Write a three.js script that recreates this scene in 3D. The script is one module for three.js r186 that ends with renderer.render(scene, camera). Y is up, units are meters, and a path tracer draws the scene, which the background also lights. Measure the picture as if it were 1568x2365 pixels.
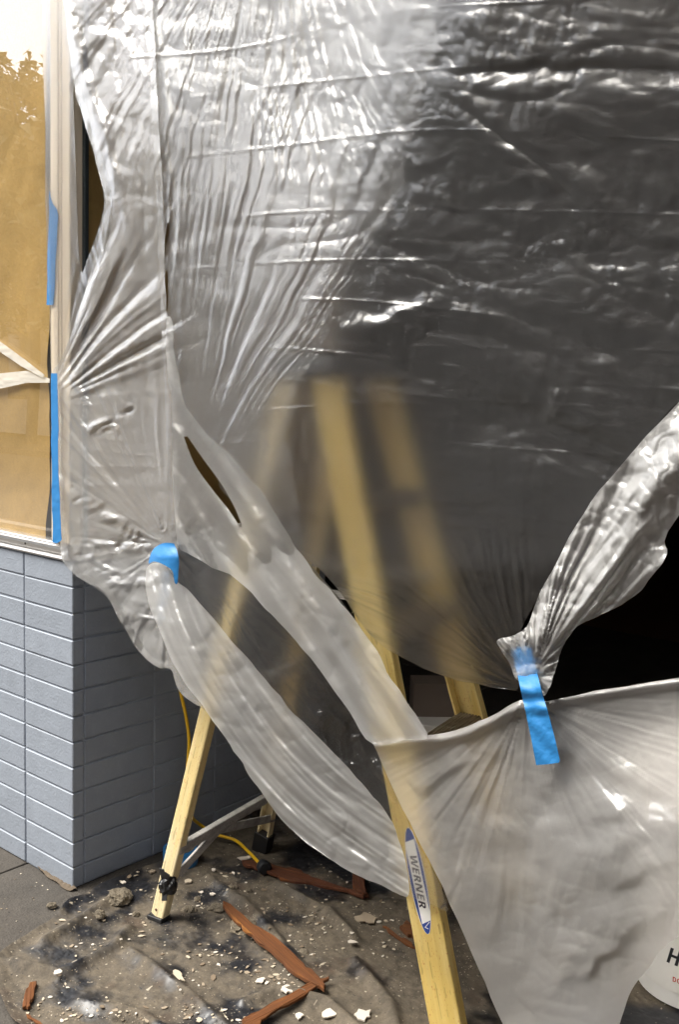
import * as THREE from 'three';
import { mergeGeometries } from 'three/addons/utils/BufferGeometryUtils.js';
import { RoundedBoxGeometry } from 'three/addons/geometries/RoundedBoxGeometry.js';

// World: x runs along the shop front to the right, z points out to the street, y up; the corner of the tiled base is the origin. Metres.
const V3 = (x, y, z) => new THREE.Vector3(x, y, z);
const scene = new THREE.Scene();
const W0 = 680, H0 = 1024;

// ---------------------------------------------------------------- camera
const FL = 2299, PCX = 784, PCY = 1182.5;                       // focal length and centre, in units of the survey photograph (1568 x 2365)
const EYE = V3(2.248, 1.4, 1.566);
const ROLL = 1.8 * Math.PI / 180, PITCH = 6.7 * Math.PI / 180, YAW = 40 * Math.PI / 180;
const toShop = (v) => V3(v.x * Math.cos(YAW) + v.z * Math.sin(YAW), v.y, -v.x * Math.sin(YAW) + v.z * Math.cos(YAW));
const fwd0 = V3(0, -Math.sin(PITCH), -Math.cos(PITCH)), up0 = V3(0, Math.cos(PITCH), -Math.sin(PITCH)), rt0 = V3(1, 0, 0);
const FWD = toShop(fwd0);
const RT = toShop(rt0.clone().multiplyScalar(Math.cos(ROLL)).addScaledVector(up0, Math.sin(ROLL)));
const UP = toShop(up0.clone().multiplyScalar(Math.cos(ROLL)).addScaledVector(rt0, -Math.sin(ROLL)));
const camera = new THREE.PerspectiveCamera(2 * Math.atan(PCY / FL) * 180 / Math.PI, W0 / H0, 0.05, 400);
camera.position.copy(EYE);
camera.quaternion.setFromRotationMatrix(new THREE.Matrix4().makeBasis(RT, UP, FWD.clone().negate()));
scene.add(camera);

// ---------------------------------------------------------------- sky, sun, exposure
function hash(x, y, s = 0) { let h = (x * 374761393 + y * 668265263 + s * 1442695041) | 0; h = Math.imul(h ^ (h >>> 13), 1274126177); h = Math.imul(h ^ (h >>> 16), 2246822519); return ((h ^ (h >>> 13)) >>> 0) / 4294967296; }
function vn(x, y, s = 0) {
  const xi = Math.floor(x), yi = Math.floor(y); let u = x - xi, v = y - yi;
  u = u * u * u * (u * (u * 6 - 15) + 10); v = v * v * v * (v * (v * 6 - 15) + 10);
  const a = hash(xi, yi, s), b = hash(xi + 1, yi, s), c = hash(xi, yi + 1, s), d = hash(xi + 1, yi + 1, s);
  return a + (b - a) * u + (c - a) * v + (a - b - c + d) * u * v;
}
function fbm(x, y, o = 4, s = 0) { let t = 0, a = 0.5, n = 0; for (let k = 0; k < o; k++) { t += a * vn(x, y, s + k * 7); n += a; a *= 0.5; const q = x * 1.6 - y * 1.2; y = x * 1.2 + y * 1.6; x = q; } return t / n; }
function rng(seed) { let a = seed >>> 0; return () => { a = (a + 0x6D2B79F5) | 0; let t = Math.imul(a ^ (a >>> 15), 1 | a); t = (t + Math.imul(t ^ (t >>> 7), 61 | t)) ^ t; return ((t ^ (t >>> 14)) >>> 0) / 4294967296; }; }
const sst = (a, b, x) => { const t = Math.min(1, Math.max(0, (x - a) / (b - a))); return t * t * (3 - 2 * t); };
const lerp = (a, b, t) => a + (b - a) * t;
{
  const w = 512, h = 256, d = new Float32Array(w * h * 4);
  for (let j = 0; j < h; j++) for (let i = 0; i < w; i++) {
    const el = ((j + 0.5) / h - 0.5) * Math.PI, az = (i + 0.5) / w * 2 * Math.PI;
    const s = Math.max(0, Math.sin(el)), x = Math.cos(az) * Math.cos(el), z = Math.sin(az) * Math.cos(el);
    const k = 1 / (0.25 + s), c = fbm(5 + x * k * 1.2, 9 + z * k * 1.2, 4, 3);          // broken high cloud, the same all round
    const cover = sst(0.35, 0.62, c), L = el < 0 ? 0.1 : 0.43 - 0.09 * s;
    const o = (j * w + i) * 4;
    d[o] = L * lerp(0.86, 1.08, cover); d[o + 1] = L * lerp(0.93, 1.08, cover); d[o + 2] = L * lerp(1.08, 1.10, cover); d[o + 3] = 1;
  }
  const t = new THREE.DataTexture(d, w, h, THREE.RGBAFormat, THREE.FloatType);
  t.mapping = THREE.EquirectangularReflectionMapping; t.magFilter = THREE.LinearFilter; t.minFilter = THREE.LinearFilter; t.needsUpdate = true;
  scene.background = t; scene.environment = t;
}
const sun = new THREE.DirectionalLight(new THREE.Color(1, 0.95, 0.87), 1.5);
sun.position.set(-2.8, 8.7, 4.6); sun.target.position.set(0.8, 0.8, -0.2); sun.castShadow = true; sun.shadow.radius = 80;
sun.shadow.mapSize.set(2048, 2048); Object.assign(sun.shadow.camera, { left: -5, right: 5, top: 5, bottom: -5, near: 0.5, far: 30 });
scene.add(sun, sun.target);
const EXPOSURE = 6.7;

// ---------------------------------------------------------------- survey helpers: from a sight line to a place on a plane
function sight(px, py) { return FWD.clone().addScaledVector(RT, (px - PCX) / FL).addScaledVector(UP, (PCY - py) / FL); }
function onFront(px, py, z = 0) { const d = sight(px, py); return EYE.clone().addScaledVector(d, (z - EYE.z) / d.z); }      // parallel to the shop front
function onFloor(px, py, y = 0) { const d = sight(px, py); return EYE.clone().addScaledVector(d, (y - EYE.y) / d.y); }
function onReturn(px, py, x = 0) { const d = sight(px, py); return EYE.clone().addScaledVector(d, (x - EYE.x) / d.x); }

// ---------------------------------------------------------------- object helpers
const used = {};
function numbered(n) { used[n] = (used[n] ?? -1) + 1; return used[n] ? `${n}_${String(used[n]).padStart(3, '0')}` : n; }
function mark(o) { o.traverse((m) => { if (m.isMesh) { m.castShadow = true; m.receiveShadow = true; } }); return o; }
function part(name, geo, mat, parent) { const m = new THREE.Mesh(geo, mat); m.name = name; parent.add(m); return mark(m); }
function thing(name, label, category, group, pos) {
  const g = new THREE.Group(); g.name = numbered(name); g.userData = { label, category }; if (group) g.userData.group = group;
  if (pos) g.position.copy(pos); scene.add(g); return g;
}
function single(name, geo, mat, label, category, group) {
  const m = new THREE.Mesh(geo, mat); m.name = numbered(name); m.userData = { label, category }; if (group) m.userData.group = group; scene.add(m); return mark(m);
}
function struct(name, geo, mat) { const m = new THREE.Mesh(geo, mat); m.name = name; m.userData = { kind: 'structure' }; scene.add(m); return mark(m); }
function box(x0, x1, y0, y1, z0, z1, r = 0) {
  const g = r ? new RoundedBoxGeometry(x1 - x0, y1 - y0, z1 - z0, 1, r) : new THREE.BoxGeometry(x1 - x0, y1 - y0, z1 - z0);
  return g.translate((x0 + x1) / 2, (y0 + y1) / 2, (z0 + z1) / 2);
}
function mat(r, g, b, rough = 0.8, extra = {}) { return new THREE.MeshPhysicalMaterial({ color: new THREE.Color().setRGB(r, g, b), roughness: rough, ...extra }); }
function tex(w, h, fn, { srgb = true, repeat } = {}) {
  const d = new Uint8Array(w * h * 4); const c = [0, 0, 0, 1];
  for (let j = 0; j < h; j++) for (let i = 0; i < w; i++) { c[3] = 1; fn(i / w, j / h, c); const o = (j * w + i) * 4; for (let k = 0; k < 4; k++) { let v = Math.min(1, Math.max(0, c[k])); if (srgb && k < 3) v = v <= 0.0031308 ? v * 12.92 : 1.055 * Math.pow(v, 1 / 2.4) - 0.055; d[o + k] = Math.round(v * 255); } }
  const t = new THREE.DataTexture(d, w, h, THREE.RGBAFormat); t.wrapS = t.wrapT = THREE.RepeatWrapping; t.magFilter = THREE.LinearFilter; t.minFilter = THREE.LinearMipmapLinearFilter; t.generateMipmaps = true;
  if (srgb) t.colorSpace = THREE.SRGBColorSpace; if (repeat) t.repeat.set(...repeat); t.needsUpdate = true; return t;
}
function uvBy(geo, fn) { const p = geo.attributes.position, n = geo.attributes.normal, u = new Float32Array(p.count * 2); for (let i = 0; i < p.count; i++) { const [a, b] = fn(p.getX(i), p.getY(i), p.getZ(i), n); u[2 * i] = a; u[2 * i + 1] = b; } geo.setAttribute('uv', new THREE.BufferAttribute(u, 2)); return geo; }
// closed Catmull-Rom through an outline
function smooth(pts, n = 6, sharp = []) {
  const out = [], N = pts.length, S = new Set(sharp);
  for (let i = 0; i < N; i++) {
    const p1 = pts[i], p2 = pts[(i + 1) % N], p0 = S.has(i) ? p1 : pts[(i + N - 1) % N], p3 = S.has((i + 1) % N) ? p2 : pts[(i + 2) % N];
    for (let k = 0; k < n; k++) { const t = k / n, t2 = t * t, t3 = t2 * t; out.push([0, 1].map((c) => 0.5 * (2 * p1[c] + (p2[c] - p0[c]) * t + (2 * p0[c] - 5 * p1[c] + 4 * p2[c] - p3[c]) * t2 + (3 * p1[c] - p0[c] - 3 * p2[c] + p3[c]) * t3))); }
  }
  return out;
}
function inside(x, y, poly) { let c = false; for (let i = 0, j = poly.length - 1; i < poly.length; j = i++) { const a = poly[i], b = poly[j]; if ((a[1] > y) !== (b[1] > y) && x < (b[0] - a[0]) * (y - a[1]) / (b[1] - a[1]) + a[0]) c = !c; } return c; }
function nearest(x, y, polys) {
  let best = 1e18, bx = x, by = y;
  for (const poly of polys) for (let i = 0, j = poly.length - 1; i < poly.length; j = i++) {
    const a = poly[j], b = poly[i], dx = b[0] - a[0], dy = b[1] - a[1], l = dx * dx + dy * dy; let t = l ? ((x - a[0]) * dx + (y - a[1]) * dy) / l : 0; t = Math.min(1, Math.max(0, t));
    const qx = a[0] + dx * t, qy = a[1] + dy * t, d = (x - qx) ** 2 + (y - qy) ** 2; if (d < best) { best = d; bx = qx; by = qy; }
  }
  return [bx, by, Math.sqrt(best)];
}
// a pliable sheet cut to an outline: place(u, v) gives the point; both faces and the cut edge are built
function sheet(outline, step, place, thick, holes = [], uvk = 0.001, laid = []) {   // laid: other pieces lapped over this one; it stops a little inside their edge
  let x0 = 1e9, x1 = -1e9, y0 = 1e9, y1 = -1e9; for (const [x, y] of outline) { x0 = Math.min(x0, x); x1 = Math.max(x1, x); y0 = Math.min(y0, y); y1 = Math.max(y1, y); }
  const nx = Math.ceil((x1 - x0) / step) + 2, ny = Math.ceil((y1 - y0) / step) + 2; x0 -= step / 2; y0 -= step / 2;
  const ins = new Uint8Array(nx * ny);
  for (let j = 0; j < ny; j++) {                                   // scan lines
    const y = y0 + j * step, cross = [];
    for (const poly of [outline, ...holes]) for (let i = 0, k = poly.length - 1; i < poly.length; k = i++) { const a = poly[i], b = poly[k]; if ((a[1] > y) !== (b[1] > y)) cross.push((b[0] - a[0]) * (y - a[1]) / (b[1] - a[1]) + a[0]); }
    cross.sort((a, b) => a - b); let c = 0;
    for (let i = 0; i < nx; i++) { const x = x0 + i * step; while (c < cross.length && cross[c] < x) c++; ins[j * nx + i] = c & 1; }
  }
  const gone = new Uint8Array(nx * ny);
  for (const poly of laid) for (let j = 0; j < ny; j++) for (let i = 0; i < nx; i++) { const q = j * nx + i; if (!ins[q]) continue; const x = x0 + i * step, y = y0 + j * step; if (inside(x, y, poly) && nearest(x, y, [poly])[2] > 13) { ins[q] = 0; gone[q] = 1; } }
  const id = new Int32Array(nx * ny).fill(-1), P = [], UV = [], tri = [], polys = [outline, ...holes];
  const vert = (i, j) => {
    const q = j * nx + i; if (id[q] >= 0) return id[q];
    let x = x0 + i * step, y = y0 + j * step; if (!ins[q] && !gone[q]) [x, y] = nearest(x, y, polys);
    id[q] = P.length; P.push(place(x, y)); UV.push(x * uvk, -y * uvk); return id[q];
  };
  for (let j = 0; j < ny - 1; j++) for (let i = 0; i < nx - 1; i++) {
    const a = ins[j * nx + i], b = ins[j * nx + i + 1], c = ins[(j + 1) * nx + i + 1], d = ins[(j + 1) * nx + i];
    if ((i + j) & 1) { if (a || b || d) tri.push(vert(i, j), vert(i, j + 1), vert(i + 1, j)); if (b || c || d) tri.push(vert(i + 1, j), vert(i, j + 1), vert(i + 1, j + 1)); }
    else { if (a || b || c) tri.push(vert(i, j), vert(i + 1, j + 1), vert(i + 1, j)); if (a || c || d) tri.push(vert(i, j), vert(i, j + 1), vert(i + 1, j + 1)); }
  }
  const n = P.length, pos = new Float32Array(n * 3); P.forEach((p, i) => { pos[3 * i] = p.x; pos[3 * i + 1] = p.y; pos[3 * i + 2] = p.z; });
  const g = new THREE.BufferGeometry(); g.setAttribute('position', new THREE.BufferAttribute(pos, 3)); g.setIndex(tri); g.computeVertexNormals();
  if (!thick) { g.setAttribute('uv', new THREE.BufferAttribute(new Float32Array(UV), 2)); return g; }
  const N = g.attributes.normal.array, pos2 = new Float32Array(n * 6), nor2 = new Float32Array(n * 6), idx = [];
  for (let i = 0; i < n * 3; i++) { pos2[i] = pos[i] + N[i] * thick / 2; pos2[i + n * 3] = pos[i] - N[i] * thick / 2; nor2[i] = N[i]; nor2[i + n * 3] = -N[i]; }
  const edge = new Map();
  for (let t = 0; t < tri.length; t += 3) { const [a, b, c] = [tri[t], tri[t + 1], tri[t + 2]]; idx.push(a, b, c, a + n, c + n, b + n); for (const [p, q] of [[a, b], [b, c], [c, a]]) { const k = p < q ? p * n + q : q * n + p; edge.has(k) ? edge.set(k, null) : edge.set(k, [p, q]); } }
  for (const e of edge.values()) if (e) { const [p, q] = e; idx.push(p, p + n, q, q, p + n, q + n); }
  const G = new THREE.BufferGeometry(); G.setAttribute('position', new THREE.BufferAttribute(pos2, 3)); G.setAttribute('normal', new THREE.BufferAttribute(nor2, 3)); G.setAttribute('uv', new THREE.BufferAttribute(new Float32Array([...UV, ...UV]), 2)); G.setIndex(idx); return G;
}
// a flat piece: outline in plan, standing 'h' thick
function slabOf(points, h, warp = 0, seed = 1) {                 // points: Vector3 on the floor, y = underside
  const s = new THREE.Shape(points.map((p) => new THREE.Vector2(p.x, -p.z)));
  const g = new THREE.ExtrudeGeometry(s, { depth: h * 0.7, bevelEnabled: true, bevelThickness: h * 0.15, bevelSize: h * 0.15, bevelSegments: 1, steps: 1 }).rotateX(-Math.PI / 2).translate(0, points[0].y + h * 0.15, 0);
  if (warp) { const p = g.attributes.position; for (let i = 0; i < p.count; i++) p.setY(i, p.getY(i) + warp * vn(p.getX(i) * 30, p.getZ(i) * 30, seed)); g.computeVertexNormals(); }
  return g;
}
function tube(pts, r, seg = 60, rad = 10) { return new THREE.TubeGeometry(new THREE.CatmullRomCurve3(pts), seg, r, rad); }
// a straight bar between two points with a rectangular section: w along 'side', t across
function bar(a, b, side, w, t, r = 0.003) {
  const d = b.clone().sub(a), len = d.length(), Y = d.normalize(), X = side.clone().addScaledVector(Y, -side.dot(Y)).normalize(), Z = X.clone().cross(Y);
  const g = new RoundedBoxGeometry(w, len, t, 1, Math.min(r, t * 0.45, w * 0.45));
  return g.applyMatrix4(new THREE.Matrix4().makeBasis(X, Y, Z).setPosition(a.clone().add(b).multiplyScalar(0.5)));
}

// ---------------------------------------------------------------- materials
const M = {};
const stipple = tex(512, 512, (u, v, c) => { const n = 0.6 * fbm(u * 90, v * 90, 3, 11) + 0.4 * fbm(u * 20, v * 20, 3, 4); c[0] = c[1] = c[2] = n; }, { srgb: false });
const paintTex = tex(512, 512, (u, v, c) => { const n = 0.92 + 0.16 * (fbm(u * 12, v * 12, 4, 21) - 0.5) + 0.05 * (vn(u * 160, v * 160, 5) - 0.5); const s = vn(u * 70, v * 50, 8) > 0.93 ? 0.1 : 0; c[0] = 0.262 * n + s * 0.2; c[1] = 0.292 * n + s * 0.19; c[2] = 0.338 * n + s * 0.17; });
M.tile = [0.97, 1.0, 1.03].map((k) => mat(k, k, k, 0.42, { map: paintTex, bumpMap: stipple, bumpScale: 0.0011 }));
M.joint = mat(0.255, 0.285, 0.33, 0.5, { bumpMap: stipple, bumpScale: 0.002 });
M.aluminium = mat(0.72, 0.70, 0.68, 0.28, { metalness: 1, bumpMap: stipple, bumpScale: 0.0004 });
M.dark = mat(0.02, 0.018, 0.016, 0.85);
M.room = mat(0.24, 0.2, 0.16, 0.9);
M.roomwood = mat(0.16, 0.08, 0.04, 0.7);
M.post = mat(0.62, 0.52, 0.38, 0.45, { bumpMap: stipple, bumpScale: 0.0005 });
M.gasket = mat(0.02, 0.028, 0.03, 0.55);
M.facade = mat(0.30, 0.29, 0.27, 0.85);
M.glass = mat(1, 1, 1, 0.0, { transmission: 1, thickness: 0, ior: 2.05 });
const kraftTex = tex(1024, 1024, (u, v, c) => { const n = 0.86 + 0.3 * (fbm(u * 7, v * 7, 4, 31) - 0.5) + 0.05 * (vn(u * 120, v * 60, 5) - 0.5) + 0.12 * (vn(u * 300, v * 300, 6) - 0.5); c[0] = 0.55 * n; c[1] = 0.365 * n; c[2] = 0.125 * n; });
M.kraft = mat(1, 1, 1, 0.85, { map: kraftTex });
const concTex = tex(1024, 1024, (u, v, c) => { const n = 0.75 + 0.7 * (fbm(u * 14, v * 14, 5, 41) - 0.5) + 0.35 * (vn(u * 400, v * 400, 9) - 0.5); const p = fbm(u * 5, v * 5, 3, 44); c[0] = 0.052 * n + 0.012 * p; c[1] = 0.046 * n + 0.008 * p; c[2] = 0.038 * n + 0.005 * p; });
concTex.repeat.set(0.7, 0.7);
const concBump = tex(512, 512, (u, v, c) => { c[0] = c[1] = c[2] = 0.5 * fbm(u * 60, v * 60, 3, 2) + 0.5 * vn(u * 200, v * 200, 3); }, { srgb: false }); concBump.repeat.set(1.4, 1.4);
M.concrete = mat(1, 1, 1, 0.82, { map: concTex, bumpMap: concBump, bumpScale: 0.002 });
M.asphalt = mat(0.05, 0.05, 0.052, 0.9);
M.brick = mat(0.085, 0.06, 0.05, 0.9);
M.stone = mat(0.24, 0.22, 0.2, 0.9);
M.pane = mat(0.03, 0.035, 0.04, 0.1);
M.bark = mat(0.07, 0.05, 0.035, 0.95);
M.leaf = mat(0.075, 0.065, 0.02, 0.8);
M.tape = mat(0.018, 0.20, 0.5, 0.55, { bumpMap: stipple, bumpScale: 0.002, transmission: 0.15, thickness: 0 });

// ---------------------------------------------------------------- ground, street
const planeUV = (g) => uvBy(g, (x, y, z) => [x, z]);
struct('ground', planeUV(box(-200, 200, -0.6, -0.13, -200, 200)), M.asphalt);
const pave = new THREE.Group(); pave.name = 'pavement'; pave.userData = { kind: 'structure' }; scene.add(pave);
{ // slabs with a tooled joint between them; one joint runs out from the wall at x = -0.23
  const xs = [-9.2, -7.7, -6.2, -4.7, -3.2, -1.73, -0.23, 1.27, 2.77, 4.27, 5.77, 7.27], zs = [-4.2, -2.6, -1.0, 0.9, 2.4, 3.9];
  for (let i = 0; i < xs.length - 1; i++) for (let j = 0; j < zs.length - 1; j++) part('slab', planeUV(box(xs[i] + 0.003, xs[i + 1] - 0.003, -0.13, 0, zs[j] + 0.003, zs[j + 1] - 0.003, 0.004)), M.concrete, pave);
  part('kerb', planeUV(box(-40, 40, -0.15, -0.004, 3.9, 4.05, 0.01)), M.stone, pave);
}
struct('far_pavement', planeUV(box(-60, 40, -0.13, 0, 10.6, 13.2)), M.concrete);

// ---------------------------------------------------------------- the tiled base of the shop front
const ROW = 0.0725, Y0 = 0.0632, TOP = 0.9285;
const { ConvexGeometry } = await import('three/addons/geometries/ConvexGeometry.js');
function chamfer(x0, x1, y0, y1, z0, z1, c, jit = 0, r = Math.random) {
  const P = []; const cx = (x0 + x1) / 2, cy = (y0 + y1) / 2, cz = (z0 + z1) / 2, hx = (x1 - x0) / 2, hy = (y1 - y0) / 2, hz = (z1 - z0) / 2;
  for (const a of [-1, 1]) for (const b of [-1, 1]) for (const d of [-1, 1]) { const e = jit * (r() - 0.5), f = jit * (r() - 0.5); P.push(V3(cx + a * hx, cy + b * (hy - c) + e, cz + d * (hz - c) + f), V3(cx + a * (hx - c) + f, cy + b * hy + e, cz + d * (hz - c)), V3(cx + a * (hx - c) + f, cy + b * (hy - c) + e, cz + d * hz)); }
  return new ConvexGeometry(P);
}
{
  const wall = thing('tiled_wall', 'grey painted shop base of stacked long tiles under the window', 'wall');
  part('mortar_bed', uvBy(mergeGeometries([box(-2.4, -0.006, 0, TOP, -0.2, -0.0042), box(-0.2, -0.0042, 0, TOP, -1.05, -0.2)]), (x, y, z) => [(x + z) * 3, y * 3]), M.joint, wall);
  const r = rng(7), rows = []; for (let k = -1; k < 12; k++) rows.push([k < 0 ? 0.0012 : Y0 + k * ROW, k < 0 ? Y0 : Math.min(TOP, Y0 + (k + 1) * ROW)]);
  const J = 0.0024;
  for (const [a, b] of rows) {
    for (let c = 0; c < 9; c++) {                                   // street face, running left from the corner
      const x1 = -c * 0.247 + (c ? 0.012 : 0), x0 = -(c + 1) * 0.247 + 0.012; const o = (r() - 0.5) * 0.0016, q = (r() - 0.5) * 0.0012;
      part('tile', uvBy(chamfer(x0 + J, x1 - (c ? J : 0), a + J + q, b - J + q, -0.036, o, 0.0022, 0.0012, r), (x, y, z) => [x * 2 + z * 2 + c * 0.37 + a * 5, y * 2 + c * 0.2]), M.tile[(r() * 3) | 0], wall);
    }
    for (let c = 0; c < 4; c++) {                                   // return face into the doorway
      const z1 = -0.0385 - c * 0.247, z0 = z1 - 0.247; const o = -0.001 + (r() - 0.5) * 0.0014, q = (r() - 0.5) * 0.0016;
      part('tile', uvBy(chamfer(-0.036, o, a + J + q, b - J + q, z0 + J, z1 - J, 0.0022, 0.0012, r), (x, y, z) => [z * 2 + x * 2 + c * 0.31 + a * 5, y * 2 + c * 0.43]), M.tile[(r() * 3) | 0], wall);
    }
  }
  // ragged mortar left along the foot of the wall
  const mort = sheet(smooth([[-0.17, 0.0], [-0.13, 0.006], [-0.1, 0.011], [-0.06, 0.009], [-0.03, 0.015], [0.004, 0.013], [0.01, 0.002], [0.0, -0.004], [-0.17, -0.004]], 4), 0.004, (x, z) => V3(x, 0.002 + 0.006 * Math.max(0, 1 - z / 0.016) * (0.3 + vn(x * 160, z * 160, 3)), z), 0.004);
  part('mortar_lip', mort, mat(0.09, 0.068, 0.046, 0.95, { bumpMap: stipple, bumpScale: 0.003 }), wall);
}
// ---------------------------------------------------------------- windows
function sillGeo(len) {                                              // drawn in section (depth, height), pushed along the wall
  const s = new THREE.Shape([[-0.05, 0], [0.004, 0], [0.0075, 0.002], [0.0085, 0.006], [0.006, 0.011], [0.002, 0.012], [0.0015, 0.0145], [0.003, 0.0155], [0.003, 0.0175], [0.001, 0.0185], [0.001, 0.0205], [0.0026, 0.0215], [0.003, 0.029], [0.001, 0.0355], [-0.004, 0.037], [-0.006, 0.0385], [-0.006, 0.0415], [-0.011, 0.0445], [-0.02, 0.0455], [-0.05, 0.0455]].map((p) => new THREE.Vector2(...p)));
  return new THREE.ExtrudeGeometry(s, { depth: len, bevelEnabled: false });
}
const SILL = TOP + 0.001;
{
  const w = thing('shop_window', 'street-facing shop window papered over with brown kraft paper', 'window');
  part('sill', sillGeo(2.36).rotateY(-Math.PI / 2).translate(-0.03, SILL, 0), M.aluminium, w);
  part('screw', new THREE.SphereGeometry(0.0035, 10, 6).scale(1, 1, 0.4).translate(-0.222, SILL + 0.026, 0.0035), M.dark, w);
  part('corner_post', mergeGeometries([box(-0.1, -0.012, SILL + 0.046, 2.75, -0.05, 0, 0.004), box(-0.082, -0.06, SILL + 0.047, 2.749, -0.002, 0.0035, 0.001), box(-0.052, -0.047, SILL + 0.047, 2.749, -0.002, 0.0025, 0.001)]), M.post, w);
  part('gasket', box(-0.0115, 0.0015, SILL + 0.046, 2.75, -0.05, -0.037, 0.002), M.gasket, w);
  part('pane', box(-2.35, -0.1005, SILL + 0.04, 2.75, -0.03, -0.024), M.glass, w);
  const s = thing('doorway_window', 'side window of the doorway above the dark tiles, papered inside', 'window');
  part('sill', sillGeo(0.98).translate(0, SILL, -1.05).scale(1, 1, 1), M.aluminium, s);
  part('pane', box(-0.026, -0.02, SILL + 0.04, 2.75, -1.02, -0.051), M.glass, s);
  part('end_post', box(-0.06, 0.004, SILL + 0.046, 2.75, -1.08, -1.021, 0.003), M.post, s);
}
function paperGeo(outline, place, st = 0.012) { return sheet(outline, st, place, 0.0006, [], 1); }
{ // kraft paper behind the street glass; its right edge is torn unevenly so that the dark shop shows
  const edge = []; for (let k = 0; k <= 60; k++) { const y = 0.962 + k / 60 * 1.75; edge.push([-0.156 - 0.010 * vn(y * 7, 1, 3) - 0.006 * vn(y * 26, 2, 5) - 0.012 * sst(1.55, 1.95, y) * sst(2.4, 2.0, y) - 0.012 * sst(1.18, 1.02, y), y]); }
  const ol = [[-2.33, 0.962], ...edge, [-2.33, 2.712]];
  single('kraft_paper', paperGeo(ol, (x, y) => V3(x, y, -0.046 + 0.016 * fbm(x * 4 + y * 3, y * 2.2, 3, 3) + 0.004 * Math.abs(fbm(x * 9 - y * 5, y * 6, 2, 9) - 0.5) * 2 - 0.012 * sst(-0.15, -0.11, x) * sst(1.2, 1.0, y))), M.kraft, 'sunlit brown kraft paper masking the street window', 'paper');
  single('kraft_paper', paperGeo([[-1.0, 0.962], [-0.062, 0.962], [-0.062, 2.71], [-1.0, 2.71]], (z, y) => V3(-0.05 + 0.008 * fbm(z * 6, y * 4, 3, 8), y, z)), M.kraft, 'shaded brown kraft paper behind the side window of the doorway', 'paper');
  // clear packing tape across the paper, with a folded tail
  const clear = mat(0.9, 0.88, 0.82, 0.12, { transmission: 0.55, thickness: 0, ior: 1.6 });
  const q = (pts) => pts.map(([x, y]) => { const p = onFront(x, y, -0.018); return [p.x, p.y]; });
  single('clear_tape', sheet(q([[-120, 868], [0, 862], [60, 856], [112, 874], [112, 884], [60, 884], [0, 897], [-120, 908]]), 0.004, (x, y) => V3(x, y, -0.0205 + 0.003 * Math.abs(vn(x * 20, y * 90, 3) - 0.5)), 0.0005), clear, 'clear packing tape strip stuck level across the papered window', 'tape', 'clear tape on the window');
  single('clear_tape', sheet(q([[-60, 765], [0, 788], [60, 832], [104, 866], [98, 872], [50, 846], [0, 812], [-60, 790]]), 0.004, (x, y) => V3(x, y, -0.016 + 0.003 * Math.abs(vn(x * 30, y * 60, 4) - 0.5)), 0.0005), clear, 'clear packing tape tail slanting down across the papered window', 'tape', 'clear tape on the window');
}
// ---------------------------------------------------------------- the rest of the shop
{
  const b = thing('shop_building', 'shop front with a dark empty doorway behind the sheeting', 'building');
  part('wall', box(-6, 3.199, 2.76, 5.2, -0.5, -0.02), M.facade, b);
  part('pier', box(-6, -2.41, 0, 2.759, -0.5, -0.01), M.facade, b);
  part('pier', box(2.75, 3.199, 0, 2.759, -0.5, -0.01), M.facade, b);
  part('added_sky_blocker', box(3.2, 7, 0, 8.5, -0.5, 2.1), M.brick, b);  // added out of view to keep sky light off the return wall
  part('ceiling', box(-6, 6.9, 2.98, 3.1, -12.2, -0.501), M.room, b);
  part('wall', box(-6, 6.9, -0.01, 2.979, -12.2, -12), M.room, b);
  part('wall', box(6.7, 6.9, -0.01, 2.979, -11.999, -0.501), M.room, b);
  part('wall', box(-6, -5.8, -0.01, 2.979, -11.999, -0.501), M.room, b);
  part('room_floor', planeUV(box(-5.8, 6.7, -0.12, -0.006, -11.999, -4.21)), M.roomwood, b);
  part('partition', box(2.2, 2.3, 0.003, 2.6, -4.6, -1.2), M.roomwood, b);
}
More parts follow.
